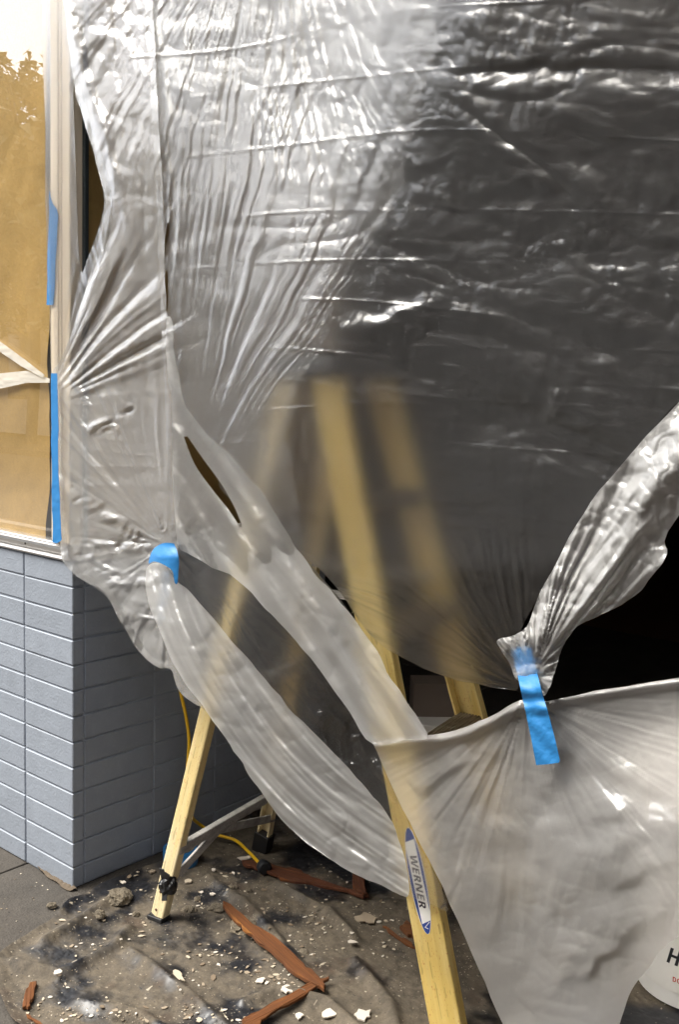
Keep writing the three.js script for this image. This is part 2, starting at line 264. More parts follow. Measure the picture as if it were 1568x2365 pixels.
// ---------------------------------------------------------------- across the street, mirrored in the glass and the sheeting
{
  const o = thing('brick_building', 'tall dark brick building across the street facing the shop', 'building');
  part('wall', box(-8.5, 14, 0, 15.5, 13.3, 22), M.brick, o);
  part('cornice', box(-8.7, 14.2, 15.5, 15.9, 13.1, 22), M.stone, o);
  for (let f = 0; f < 4; f++) for (let k = 0; k < 8; k++) { const x = -7.4 + k * 2.7, y = 1.2 + f * 3.1; const wdw = part('window', box(x, x + 1.3, y, y + 1.8, 13.24, 13.31), M.stone, o); part('window_pane', box(x + 0.08, x + 1.22, y + 0.08, y + 1.72, 13.225, 13.239), M.pane, wdw); }
}
function tree(x, z, h, R, seed, label, dense) {
  const t = thing('street_tree', label, 'tree', 'trees across the street', V3(x, 0, z)); const r = rng(seed);
  const tr = [tube([V3(0, 0, 0), V3(0.1, h * 0.25, 0.05), V3(0, h * 0.5, 0), V3(0.05, h * 0.8, 0.1)], 0.14, 16, 7)];
  for (let k = 0; k < 6; k++) { const a = r() * 6.28, y = h * (0.35 + 0.08 * k); tr.push(tube([V3(0, y, 0), V3(Math.cos(a) * R * 0.4, y + h * 0.1, Math.sin(a) * R * 0.4), V3(Math.cos(a) * R * 0.8, y + h * 0.2, Math.sin(a) * R * 0.8)], 0.05, 8, 5)); }
  part('trunk', mergeGeometries(tr), M.bark, t);
  const N = dense ? 16000 : 6500, pos = new Float32Array(N * 9), cl = []; for (let k = 0; k < 46; k++) { const a = r() * 6.28, q = Math.pow(r(), 0.5), y = r(); const w = R * (0.35 + 0.65 * Math.sin(Math.PI * Math.min(1, 0.18 + y * 0.82))); cl.push([Math.cos(a) * q * w, h * (0.34 + 0.62 * y), Math.sin(a) * q * w, 0.25 + 0.45 * r()]); }
  for (let k = 0; k < N; k++) { const c = cl[(r() * cl.length) | 0], g = () => (r() + r() + r() - 1.5) * 1.15; const X = c[0] + g() * c[3], Y = c[1] + g() * c[3], Z = c[2] + g() * c[3]; for (let v = 0; v < 3; v++) { pos[k * 9 + v * 3] = X + (r() - 0.5) * 0.34; pos[k * 9 + v * 3 + 1] = Y + (r() - 0.5) * 0.34; pos[k * 9 + v * 3 + 2] = Z + (r() - 0.5) * 0.34; } }
  const g = new THREE.BufferGeometry(); g.setAttribute('position', new THREE.BufferAttribute(pos, 3)); g.computeVertexNormals(); part('crown', g, M.leaf, t);
}
{
  const o = thing('row_house', 'long low rendered house row behind the street trees', 'building');
  part('wall', box(-60, -8.8, 0, 6.2, 14.5, 22), M.stone, o); part('roof', box(-60.2, -8.75, 6.2, 6.6, 14.3, 22), M.pane, o);
  for (let k = 0; k < 16; k++) { const x = -57 + k * 3; const wdw = part('window', box(x, x + 1.2, 1, 2.9, 14.44, 14.51), M.brick, o); part('window_pane', box(x + 0.07, x + 1.13, 1.07, 2.83, 14.425, 14.439), M.pane, wdw); }
}
tree(-22.5, 12, 9.3, 2.6, 1, 'farthest and tallest street tree mirrored in the papered window');
tree(-19.0, 12, 8.9, 2.5, 2, 'street tree between the tallest one and the rounder one');
tree(-15.6, 12.2, 8.4, 2.6, 3, 'rounder street tree left of the brick building');
tree(-12.0, 12.4, 8.8, 2.6, 4, 'street tree next to the corner of the brick building');
tree(-27.0, 12.0, 9.0, 2.8, 5, 'leafy street tree beyond the farthest mirrored one');


// ---------------------------------------------------------------- stepladder
const ladderTex = tex(512, 1024, (u, v, c) => { const f = fbm(u * 40, v * 3, 3, 51), n = fbm(u * 9, v * 5, 4, 52), sp = vn(u * 130, v * 200, 53); const pale = sst(0.3, 0.65, n) * 0.5 + 0.4; let r = lerp(0.66, 0.78, pale), g = lerp(0.48, 0.67, pale), b = lerp(0.14, 0.42, pale); const k = 0.92 + 0.16 * (f - 0.5); const d = sp > 0.9 ? 0.6 : 1, s2 = vn(u * 60, v * 24, 57) > 0.9 ? 0.72 : 1; c[0] = r * k * lerp(1, d, 0.5) * s2; c[1] = g * k * d * s2; c[2] = b * k * d * s2; });
const ladderRelief = tex(256, 512, (u, v, c) => { c[0] = c[1] = c[2] = fbm(u * 60, v * 6, 3, 61); }, { srgb: false });
M.rail = mat(1, 1, 1, 0.5, { map: ladderTex, bumpMap: ladderRelief, bumpScale: 0.0007 });
M.railStep = mat(1, 0.92, 0.6, 0.5, { map: ladderTex, bumpMap: ladderRelief, bumpScale: 0.0007 });
M.rubber = mat(0.012, 0.012, 0.013, 0.6);
const treadTex = tex(256, 256, (u, v, c) => { const n = 0.6 + 0.8 * (fbm(u * 4, v * 50, 4, 71) - 0.3), s = sst(0.55, 0.7, fbm(u * 8, v * 8, 4, 75)); c[0] = lerp(0.18, 0.34, s) * n; c[1] = lerp(0.13, 0.28, s) * n; c[2] = lerp(0.07, 0.18, s) * n; });
M.tread = mat(1, 1, 1, 0.75, { map: treadTex });
const braceTex = tex(256, 256, (u, v, c) => { const n = 0.7 + 0.6 * (fbm(u * 9, v * 9, 4, 81) - 0.5) + 0.3 * (vn(u * 120, v * 120, 4) - 0.5); c[0] = 0.46 * n; c[1] = 0.44 * n; c[2] = 0.41 * n; });
M.brace = mat(1, 1, 1, 0.6, { map: braceTex, metalness: 0.15 });
const th = 10.04 * Math.PI / 180, LW = V3(Math.sin(th), 0, Math.cos(th)), LS = V3(Math.cos(th), 0, -Math.sin(th));   // towards the near side, towards the steps
const LEG = { A: [V3(0.298, 0, -0.051), V3(0.582, 1.451, -0.207)], D: [V3(0.21, 0, -0.551), V3(0.53, 1.451, -0.502)], B: [V3(1.142, 0, -0.179), V3(0.684, 1.451, -0.225)], C: [V3(1.046, 0, -0.721), V3(0.632, 1.451, -0.52)] };
const FL0 = 0.006;
{
  const lad = thing('stepladder', 'yellow fibreglass stepladder standing half behind the plastic sheeting', 'stepladder');
  // a channel rail: the web faces outward, the flanges point in
  function rail(n, out, web, fl, t) {
    const [a0, b] = LEG[n], d = b.clone().sub(a0).normalize(), shoe = n === 'D' || n === 'C' ? 0.045 : 0.011, a = a0.clone().addScaledVector(d, shoe - 0.002), inw = LW.clone().multiplyScalar(-out), X = LS.clone().addScaledVector(d, -LS.dot(d)).normalize();
    const Z = X.clone().cross(d).normalize(), sg = Math.sign(Z.dot(inw)) || 1, len = b.distanceTo(a);
    const s = new THREE.Shape(); const w = web / 2, q = 0.004;
    s.moveTo(-w + q, 0); s.lineTo(w - q, 0); s.quadraticCurveTo(w, 0, w, sg * q); s.lineTo(w, sg * fl); s.lineTo(w - t, sg * fl); s.lineTo(w - t, sg * t); s.lineTo(-w + t, sg * t); s.lineTo(-w + t, sg * fl); s.lineTo(-w, sg * fl); s.lineTo(-w, sg * q); s.quadraticCurveTo(-w, 0, -w + q, 0);
    const g = new THREE.ExtrudeGeometry(s, { depth: len, bevelEnabled: true, bevelSize: 0.0006, bevelThickness: 0.0006, bevelSegments: 1, curveSegments: 4 });
    uvBy(g, (x, y, z) => [(x + y) * 4 + out * 0.3, z * 0.9 + web * 7]);
    g.applyMatrix4(new THREE.Matrix4().makeBasis(X, Z, d).multiply(new THREE.Matrix4().makeScale(1, 1, 1)).setPosition(a));
    // makeBasis(X, Z, d) mirrors when X x Z = -d: turn the faces round then
    if (X.clone().cross(Z).dot(d) < 0) { const p = g.attributes.position.array, nn = g.attributes.normal.array, uu = g.attributes.uv.array; for (let i = 0; i < p.length; i += 9) for (let k = 0; k < 3; k++) { [p[i + 3 + k], p[i + 6 + k]] = [p[i + 6 + k], p[i + 3 + k]];[nn[i + 3 + k], nn[i + 6 + k]] = [nn[i + 6 + k], nn[i + 3 + k]]; } for (let i = 0; i < uu.length; i += 6) for (let k = 0; k < 2; k++) [uu[i + 2 + k], uu[i + 4 + k]] = [uu[i + 4 + k], uu[i + 2 + k]]; }
    const m = part('rail', g, web > 0.05 ? M.railStep : M.rail, lad);
    const f = mergeGeometries([bar(V3(0, FL0, 0).add(a0).addScaledVector(inw, fl * 0.5), a0.clone().addScaledVector(d, shoe + (shoe > 0.02 ? 0.02 : 0)).addScaledVector(inw, fl * 0.5), X, web + (shoe > 0.02 ? 0.012 : 0.002), fl + (shoe > 0.02 ? 0.014 : 0.006), 0.003), box(-web * 0.62, web * 0.62, FL0 - 0.004, FL0 + 0.008, -fl * 0.75, fl * 0.75, 0.003).rotateY(th).translate(a0.x, 0, a0.z).translate(inw.x * fl * 0.5, 0, inw.z * fl * 0.5)]);
    part('foot', f, M.rubber, m);
    return { m, a, d, X, out: LW.clone().multiplyScalar(out), len };
  }
  const RA = rail('A', 1, 0.040, 0.026, 0.0035), RD = rail('D', -1, 0.040, 0.026, 0.0035), RB = rail('B', 1, 0.078, 0.030, 0.004), RC = rail('C', -1, 0.078, 0.030, 0.004);
  const at = (n, y) => LEG[n][0].clone().lerp(LEG[n][1], y / 1.451);
  for (const y of [0.275, 0.565, 0.86, 1.155]) {                     // ridged treads between the front rails
    const p = at('B', y).addScaledVector(LW, -0.006), q = at('C', y).addScaledVector(LW, 0.006); const g = [bar(p, q, V3(0, 1, 0), 0.006, 0.082, 0.002)];
    const f = LS; g.push(bar(p.clone().addScaledVector(f, 0.04).add(V3(0, -0.014, 0)), q.clone().addScaledVector(f, 0.04).add(V3(0, -0.014, 0)), V3(0, 1, 0), 0.03, 0.004, 0.001), bar(p.clone().addScaledVector(f, -0.04).add(V3(0, -0.014, 0)), q.clone().addScaledVector(f, -0.04).add(V3(0, -0.014, 0)), V3(0, 1, 0), 0.03, 0.004, 0.001));
    for (let k = 0; k < 9; k++) { const o = -0.034 + k * 0.0085; g.push(bar(p.clone().addScaledVector(f, o).add(V3(0, 0.0035, 0)), q.clone().addScaledVector(f, o).add(V3(0, 0.0035, 0)), V3(0, 1, 0), 0.003, 0.004, 0.001)); }
    part('step', uvBy(mergeGeometries(g), (x, yy, z) => [z * 2, (x + yy) * 5]), M.tread, lad);
  }
  const top = LEG.A[1].clone().add(LEG.B[1]).add(LEG.C[1]).add(LEG.D[1]).multiplyScalar(0.25);
  part('top_cap', new RoundedBoxGeometry(0.2, 0.06, 0.37, 2, 0.015).rotateY(th).translate(top.x, 1.47, top.z), mat(0.05, 0.05, 0.05, 0.55), lad);
  // rear cross braces and the slanting struts below them
  for (const y of [0.205, 0.62]) part('cross_brace', uvBy(bar(at('A', y).addScaledVector(LW, -0.004).addScaledVector(LS, 0.012), at('D', y).addScaledVector(LS, 0.012), V3(0, 1, 0), 0.026, 0.022, 0.004), (x, yy, z) => [z * 3, (x + yy) * 6]), M.brace, lad);
  const strut = (n, y0, y1, f) => { const a = at(n, y0).addScaledVector(LS, 0.016), m = at('A', y1).lerp(at('D', y1), f).addScaledVector(LS, 0.016); return part('diagonal_brace', uvBy(bar(a, m, V3(0, 1, 0), 0.024, 0.009, 0.003), (x, yy, z) => [z * 3, (x + yy) * 6]), M.brace, lad); };
  strut('A', 0.115, 0.195, 0.38); strut('D', 0.115, 0.195, 0.38);
  for (const [n, m, y] of [['A', 'B', 0.93], ['D', 'C', 0.93]]) { const s = n === 'A' ? -1 : 1; part('spreader', bar(at(n, y).addScaledVector(LW, s * 0.02), at(m, y).addScaledVector(LW, s * 0.02), V3(0, 1, 0), 0.02, 0.003, 0.001), M.brace, lad); }
  // rivets near the foot of the near rear rail
  for (const s of [0.022, 0.075]) part('rivet', new THREE.SphereGeometry(0.0042, 10, 6).scale(1, 1, 0.35).applyMatrix4(new THREE.Matrix4().lookAt(V3(0, 0, 0), RA.out.clone().negate(), RA.d)).translate(...RA.a.clone().addScaledVector(RA.d, s).addScaledVector(RA.X, -0.006).addScaledVector(RA.out, 0.0006).toArray()), mat(0.09, 0.04, 0.025, 0.6), RA.m);
  // maker's oval on the near front rail
  const cv = document.createElement('canvas'); cv.width = 1024; cv.height = 224; const cx = cv.getContext('2d');
  cx.fillStyle = '#eceae6'; cx.fillRect(0, 0, 1024, 224);
  cx.fillStyle = '#1d3f8f'; cx.beginPath(); cx.ellipse(512, 112, 500, 100, 0, 0, 7); cx.fill();
  cx.fillStyle = '#efeeea'; cx.beginPath(); cx.moveTo(120, 60); cx.lineTo(880, 26); cx.lineTo(920, 160); cx.lineTo(150, 196); cx.closePath(); cx.fill();
  cx.fillStyle = '#3c3440'; cx.font = 'bold italic 124px sans-serif'; cx.textAlign = 'center'; cx.textBaseline = 'middle'; cx.fillText('WERNER', 512, 114);
  cx.strokeStyle = '#efeeea'; cx.lineWidth = 8; cx.beginPath(); cx.moveTo(900, 60); cx.lineTo(950, 130); cx.lineTo(965, 90); cx.stroke();
  const lt = new THREE.CanvasTexture(cv); lt.colorSpace = THREE.SRGBColorSpace;
  const y0 = 0.19, c0 = at('B', 0.325), N = 40, sh = new THREE.Shape(); for (let k = 0; k < N; k++) { const a = k / N * 2 * Math.PI; const x = Math.cos(a), y = Math.sin(a); k ? sh.lineTo(x * 0.118, y * 0.021) : sh.moveTo(x * 0.118, y * 0.021); }
  const lg = new THREE.ExtrudeGeometry(sh, { depth: 0.0006, bevelEnabled: false }); uvBy(lg, (x, y) => [x / 0.24 + 0.5, y / 0.0434 + 0.5]);
  const down = RB.d.clone().negate(), ly = RB.out.clone().cross(down).normalize();
  lg.applyMatrix4(new THREE.Matrix4().makeBasis(down, ly, RB.out).setPosition(c0.addScaledVector(RB.out, 0.0007)));
  part('label_sticker', lg, mat(1, 1, 1, 0.4, { map: lt }), RB.m).userData.label = 'white and blue oval maker label reading WERNER';
  delete RB.m.children[RB.m.children.length - 1].userData.label;
  // scuffed red print down the near rear rail
  const red = mat(0.55, 0.12, 0.03, 0.7), r = rng(5);
  for (let k = 0; k < 26; k++) { const s = 0.34 + k * 0.0085 + r() * 0.003, l = 0.002 + r() * 0.006; if (r() < 0.2) continue; part('print_mark', bar(RA.a.clone().addScaledVector(RA.d, s).addScaledVector(RA.X, 0.002 + r() * 0.001).addScaledVector(RA.out, 0.0003), RA.a.clone().addScaledVector(RA.d, s + l).addScaledVector(RA.X, 0.002).addScaledVector(RA.out, 0.0003), RA.X, 0.0018, 0.0004, 0.0001), red, RA.m); }
  part('print_mark', bar(RA.a.clone().addScaledVector(RA.d, 0.31).addScaledVector(RA.X, -0.016).addScaledVector(RA.out, 0.0003), RA.a.clone().addScaledVector(RA.d, 0.35).addScaledVector(RA.X, -0.017).addScaledVector(RA.out, 0.0003), RA.X, 0.002, 0.0004, 0.0001), mat(0.08, 0.03, 0.02, 0.7), RA.m);
  // black tape knotted round the near rear rail and its strut
  const kn = at('A', 0.115), kg = new THREE.IcosahedronGeometry(0.021, 4); { const p = kg.attributes.position; for (let i = 0; i < p.count; i++) { const v = V3().fromBufferAttribute(p, i), k = 0.7 + 0.7 * vn(v.x * 120 + 3, v.y * 120 + v.z * 90, 4); v.multiplyScalar(k); v.y *= 1.15; p.setXYZ(i, v.x, v.y, v.z); } kg.computeVertexNormals(); }
  const tails = [[-0.012, 0.05, 0.014], [0.012, 0.046, 0.02], [0.0, -0.034, 0.016], [-0.03, 0.006, 0.012]].map(([x, y, z]) => bar(kn.clone(), kn.clone().addScaledVector(LS, x + 0.012).add(V3(0, y, 0)).addScaledVector(LW, z), LS, 0.016, 0.003, 0.001));
  const knot = single('black_tape', mergeGeometries([kg.toNonIndexed().translate(kn.x + 0.02, kn.y, kn.z + 0.006), ...tails.map((t) => (t.index ? t.toNonIndexed() : t).translate(0.014, 0, 0.012))].map((g) => { for (const k of Object.keys(g.attributes)) if (!['position', 'normal', 'uv'].includes(k)) g.deleteAttribute(k); return g; })), mat(0.01, 0.01, 0.011, 0.4), 'black tape wadded round the lower end of the left ladder leg', 'tape');
}
// ---------------------------------------------------------------- dirty plastic ground sheet
const GX = 0, GZ = 0;
const gsOutline = smooth([[0, 2222], [76, 2165], [128, 2128], [160, 2095], [192, 2076], [224, 2059], [280, 2037], [330, 2015], [372, 2000]].map(([x, y]) => { const p = onFloor(x, y); return [p.x, p.z]; }).concat([[0.06, -0.5], [0.05, -0.98], [0.7, -1.3], [2.3, -1.2], [2.6, 0.3], [1.9, 0.95], [1.2, 0.78], [0.72, 0.66]], [[60, 2420], [24, 2364], [8, 2330], [-6, 2280]].map(([x, y]) => { const p = onFloor(x, y); return [p.x, p.z]; })), 5);
const gsRidges = [[[300, 2210], [420, 2300], [560, 2420]], [[480, 2040], [560, 2095], [640, 2180], [700, 2260]], [[100, 2190], [200, 2130], [260, 2090]], [[30, 2240], [140, 2260], [260, 2200], [300, 2150]], [[560, 2330], [640, 2300], [760, 2330], [860, 2420]], [[640, 2060], [760, 2120], [820, 2180]], [[180, 2330], [330, 2360], [420, 2430]], [[820, 2230], [900, 2330], [930, 2440]]].map((l) => l.map(([x, y]) => { const p = onFloor(x, y); return [p.x, p.z]; }));
function segDist(x, y, l) { let b = 1e9; for (let i = 0; i < l.length - 1; i++) { const [ax, ay] = l[i], [cx, cy] = l[i + 1], dx = cx - ax, dy = cy - ay; let t = ((x - ax) * dx + (y - ay) * dy) / (dx * dx + dy * dy); t = Math.min(1, Math.max(0, t)); b = Math.min(b, Math.hypot(x - ax - dx * t, y - ay - dy * t)); } return b; }
function groundY(x, z) {
  let h = 0.0025 + 0.007 * sst(0.35, 0.8, fbm(x * 6 + 3, z * 6, 3, 91)) + 0.005 * Math.abs(fbm(x * 11 - z * 8, z * 9 + x * 4, 3, 92) - 0.5) * 2;
  for (const l of gsRidges) { const d = segDist(x, z, l); h += 0.017 * Math.exp(-((d / 0.015) ** 2)) + 0.005 * Math.exp(-((d / 0.05) ** 2)); }
  const [, , e] = nearest(x, z, [gsOutline]); h += 0.012 * Math.exp(-((e / 0.018) ** 2)) * (0.4 + vn(x * 12, z * 12, 94));
  for (const n of ['A', 'B', 'C', 'D']) { const f = LEG[n][0], d = Math.hypot(x - f.x, z - f.z); h = lerp(0.0015, h, sst(0.035, 0.1, d)); }
  return h;
}
const SX0 = -0.2, SZ0 = -1.4, SW = 2.9, SH = 2.5;
const dirt = (u, v) => { const x = SX0 + u * SW, z = SZ0 + v * SH; const a = fbm(x * 4.5 + 2 * fbm(x * 3, z * 3, 2, 5), z * 4.5, 4, 101), b = fbm(x * 13 + 7, z * 13, 4, 103); return sst(0.39, 0.57, 0.55 * a + 0.45 * b); };
const gsTex = tex(1600, 1400, (u, v, c) => {
  const x = SX0 + u * SW, z = SZ0 + v * SH, d = dirt(u, v), g = 0.75 + 0.7 * (fbm(x * 60, z * 60, 3, 105) - 0.4) + 0.35 * (hash(Math.floor(u * 1600), Math.floor(v * 1400), 3) - 0.5), w = fbm(x * 9, z * 9 + 40, 3, 109);
  let r = lerp(0.02, 0.102, d) * g, gr = lerp(0.0205, 0.082, d) * g, b = lerp(0.0235, 0.057, d) * g;
  const sp = vn(x * 210, z * 210, 111), sp2 = vn(x * 90 + 9, z * 90, 113), br = sst(0.62, 0.75, w); r *= 1 - 0.3 * br; gr *= 1 - 0.38 * br; b *= 1 - 0.42 * br;
  if (sp > 0.955 && w > 0.42) { r = 0.27; gr = 0.23; b = 0.17; } if (sp2 > 0.965) { r = 0.34; gr = 0.3; b = 0.23; } if (sp < 0.035) { r = gr = b = 0.015; }
  c[0] = r; c[1] = gr; c[2] = b;
});
const gsRough = tex(800, 700, (u, v, c) => { c[0] = c[1] = c[2] = lerp(0.3, 0.85, dirt(u, v)); }, { srgb: false });
const gsBump = tex(1024, 1024, (u, v, c) => { c[0] = c[1] = c[2] = 0.5 * fbm(u * 60, v * 60, 4, 121) + 0.5 * fbm(u * 220, v * 220, 2, 122); }, { srgb: false });
M.groundSheet = mat(1, 1, 1, 1, { map: gsTex, roughnessMap: gsRough, bumpMap: gsBump, bumpScale: 0.004 });
{
  const g = sheet(gsOutline, 0.0085, (x, z) => V3(x, groundY(x, z), z), 0.0012);
  uvBy(g, (x, y, z) => [(x - SX0) / SW, (z - SZ0) / SH]);
  // sheet() is drawn for (right, down): here v runs towards the street, so its upper face already looks up
  single('ground_sheet', g, M.groundSheet, 'dirty crumpled plastic drop sheet spread over the pavement under the ladder', 'drop sheet');
}

// ---------------------------------------------------------------- rubble on the sheet
const onSheet = (px, py) => { let p = onFloor(px, py, 0.008); const y = groundY(p.x, p.z); p = onFloor(px, py, y); p.y = y; return p; };
const woodTex = tex(256, 512, (u, v, c) => { const n = fbm(u * 26, v * 4, 4, 131), s = vn(u * 40, v * 9, 133); const k = 0.6 + 0.8 * n; const p = sst(0.55, 0.75, fbm(u * 6, v * 3, 3, 135)); c[0] = lerp(0.105, 0.2, p) * k; c[1] = lerp(0.033, 0.075, p) * k; c[2] = lerp(0.005, 0.011, p) * k * (0.8 + 0.4 * s); });
M.wood = mat(1, 1, 1, 0.95, { map: woodTex, bumpMap: ladderRelief, bumpScale: 0.002 });
M.wood2 = mat(0.62, 0.5, 0.5, 0.95, { map: woodTex, bumpMap: ladderRelief, bumpScale: 0.002 });
function splinter(pts0, h, m, label) {
  const sr = rng(pts0.length * 31 + Math.round(pts0[0][0])), pts = []; pts0.forEach((a, i) => { const b = pts0[(i + 1) % pts0.length]; pts.push(a); for (const t of [0.33, 0.67]) pts.push([lerp(a[0], b[0], t) + (sr() - 0.5) * 6, lerp(a[1], b[1], t) + (sr() - 0.5) * 5]); });
  const P = pts.map(([x, y]) => { const p = onFloor(x, y, 0.014); p.y = 0.012; return p; });
  let y = 0; for (const p of P) y = Math.max(y, groundY(p.x, p.z)); P.forEach((p) => { p.y = y * 0.72; });
  const g = slabOf(P, h, 0.004, 3); const a = P[0], b = P[P.length >> 1], d = b.clone().sub(a).setY(0).normalize();
  uvBy(g, (x, yy, z) => { const s = (x - a.x) * d.x + (z - a.z) * d.z, t = -(x - a.x) * d.z + (z - a.z) * d.x; return [(t + yy) * 9, s * 2.2]; });
  return single('wood_splinter', g, m, label, 'wood', 'splintered wood on the drop sheet');
}
const c5 = ([x, y]) => [439 + 0.4 * x, 1693.4 + 0.4 * y], c4 = ([x, y]) => [0.4 * x, 1818.9 + 0.4 * y];
splinter([[190, 1015], [230, 1030], [330, 1120], [440, 1190], [560, 1285], [650, 1370], [720, 1430], [775, 1500], [770, 1520], [700, 1480], [600, 1425], [500, 1330], [400, 1250], [330, 1190], [270, 1130], [210, 1060]].map(c5), 0.011, M.wood, 'longest orange-brown wood splinter lying slantwise in the open');
splinter([[300, 1700], [350, 1662], [480, 1590], [620, 1520], [720, 1472], [800, 1440], [790, 1455], [700, 1522], [560, 1602], [430, 1682], [380, 1730], [300, 1750]].map(c5), 0.008, M.wood, 'reddish wood splinter touching the tip of the longest one');
splinter([[300, 740], [400, 745], [550, 785], [640, 800], [700, 838], [850, 888], [980, 928], [1030, 945], [1000, 952], [880, 914], [700, 868], [560, 856], [470, 818], [380, 786], [310, 764]].map(c5), 0.009, M.wood2, 'dark red wood strip lying beyond the black cord plug');
splinter([[950, 812], [985, 800], [1005, 850], [1012, 920], [1020, 942], [975, 930], [945, 905]].map(c5), 0.018, M.wood2, 'short dark red wood block at the far tip of the strip');
splinter([[172, 1130], [205, 1125], [192, 1180], [172, 1235], [158, 1275], [130, 1272], [142, 1200]].map(c4), 0.009, M.wood, 'stubby wood splinter near the left edge of the drop sheet');
splinter([[150, 1300], [165, 1298], [230, 1345], [260, 1375], [250, 1382], [190, 1330]].map(c4), 0.004, M.wood, 'thin curved wood sliver below the stubby splinter');
splinter([[1112, 1105], [1130, 1105], [1200, 1165], [1260, 1190], [1300, 1232], [1250, 1212], [1170, 1160]].map(c5), 0.006, M.wood, 'slender wood splinter by the foot of the labelled ladder rail');
splinter([[1215, 1120], [1250, 1090], [1300, 1120], [1310, 1180], [1260, 1165]].map(c5), 0.012, M.wood, 'broken orange wood chunk against the labelled ladder rail');
const lumpTex = tex(256, 256, (u, v, c) => { const n = 0.7 + 0.7 * (fbm(u * 30, v * 30, 4, 141) - 0.4); c[0] = 0.33 * n; c[1] = 0.275 * n; c[2] = 0.195 * n; });
M.lump = mat(1, 1, 1, 0.95, { map: lumpTex, bumpMap: gsBump, bumpScale: 0.01 });
function lump(px, py, r, hgt, seed, label, group) {
  const p = onSheet(px, py), g = new THREE.IcosahedronGeometry(1, 4), a = g.attributes.position;
  for (let i = 0; i < a.count; i++) { const v = V3().fromBufferAttribute(a, i); const k = 0.75 + 0.5 * vn(v.x * 2.2 + 5, v.y * 2.2 + v.z * 1.7, seed) + 0.18 * (vn(v.x * 8, v.y * 8 + v.z * 7, seed + 1) - 0.5) + 0.1 * (vn(v.x * 19, v.y * 19 + v.z * 17, seed + 2) - 0.5); v.multiplyScalar(k); a.setXYZ(i, v.x * r, Math.max(-0.2, v.y) * hgt, v.z * r * 0.85); }
  g.computeVertexNormals(); uvBy(g, (x, y, z) => [x * 8, (z + y) * 8]);
  const m = single('mortar_lump', g, M.lump, label, 'mortar', group); m.position.copy(p).add(V3(0, hgt * 0.12, 0)); m.rotation.y = seed * 1.7; return m;
}
[[272, 2078, 0.036, 0.022, 1, 'biggest round mortar lump beside the left ladder leg'], [230, 2115, 0.016, 0.012, 2, 'small mortar crumb left of the biggest lump'], [314, 2114, 0.011, 0.010, 3, 'little round mortar pellet in front of the biggest lump'], [436, 2103, 0.018, 0.012, 4, 'crumbly mortar lump right of the left ladder foot'], [455, 2078, 0.012, 0.008, 5, 'mortar crumb behind the crumbly lump'], [500, 2100, 0.026, 0.014, 6, 'pale mortar slab under the tip of the longest splinter'], [560, 2140, 0.04, 0.018, 7, 'broad crumbled mortar patch right of the longest splinter tip'], [535, 2052, 0.014, 0.010, 8, 'mortar lump in front of the cord plug'], [575, 2060, 0.012, 0.01, 9, 'mortar nub right of the one by the plug'], [120, 2093, 0.014, 0.009, 10, 'mortar crumb on bare pavement left of the wall corner'], [700, 2200, 0.012, 0.006, 11, 'mortar crumb in the open right of the splinters'], [720, 2125, 0.010, 0.005, 12, 'mortar crumb in front of the dark red strip']].forEach((a) => lump(...a));
const chipMats = [mat(0.42, 0.36, 0.27, 0.9), mat(0.26, 0.21, 0.15, 0.95), mat(0.52, 0.47, 0.4, 0.85), mat(0.16, 0.12, 0.08, 0.95)];
function chipGeo(p, r, k, h, R, elong = 1, ang = 0) { const pts = []; for (let i = 0; i < k; i++) { const a = i / k * 6.283, q = r * (0.55 + 0.6 * R()); const x = Math.cos(a) * q * elong, z = Math.sin(a) * q; pts.push(V3(p.x + x * Math.cos(ang) - z * Math.sin(ang), p.y, p.z + x * Math.sin(ang) + z * Math.cos(ang))); } return slabOf(pts, h, h * 0.8, 7); }
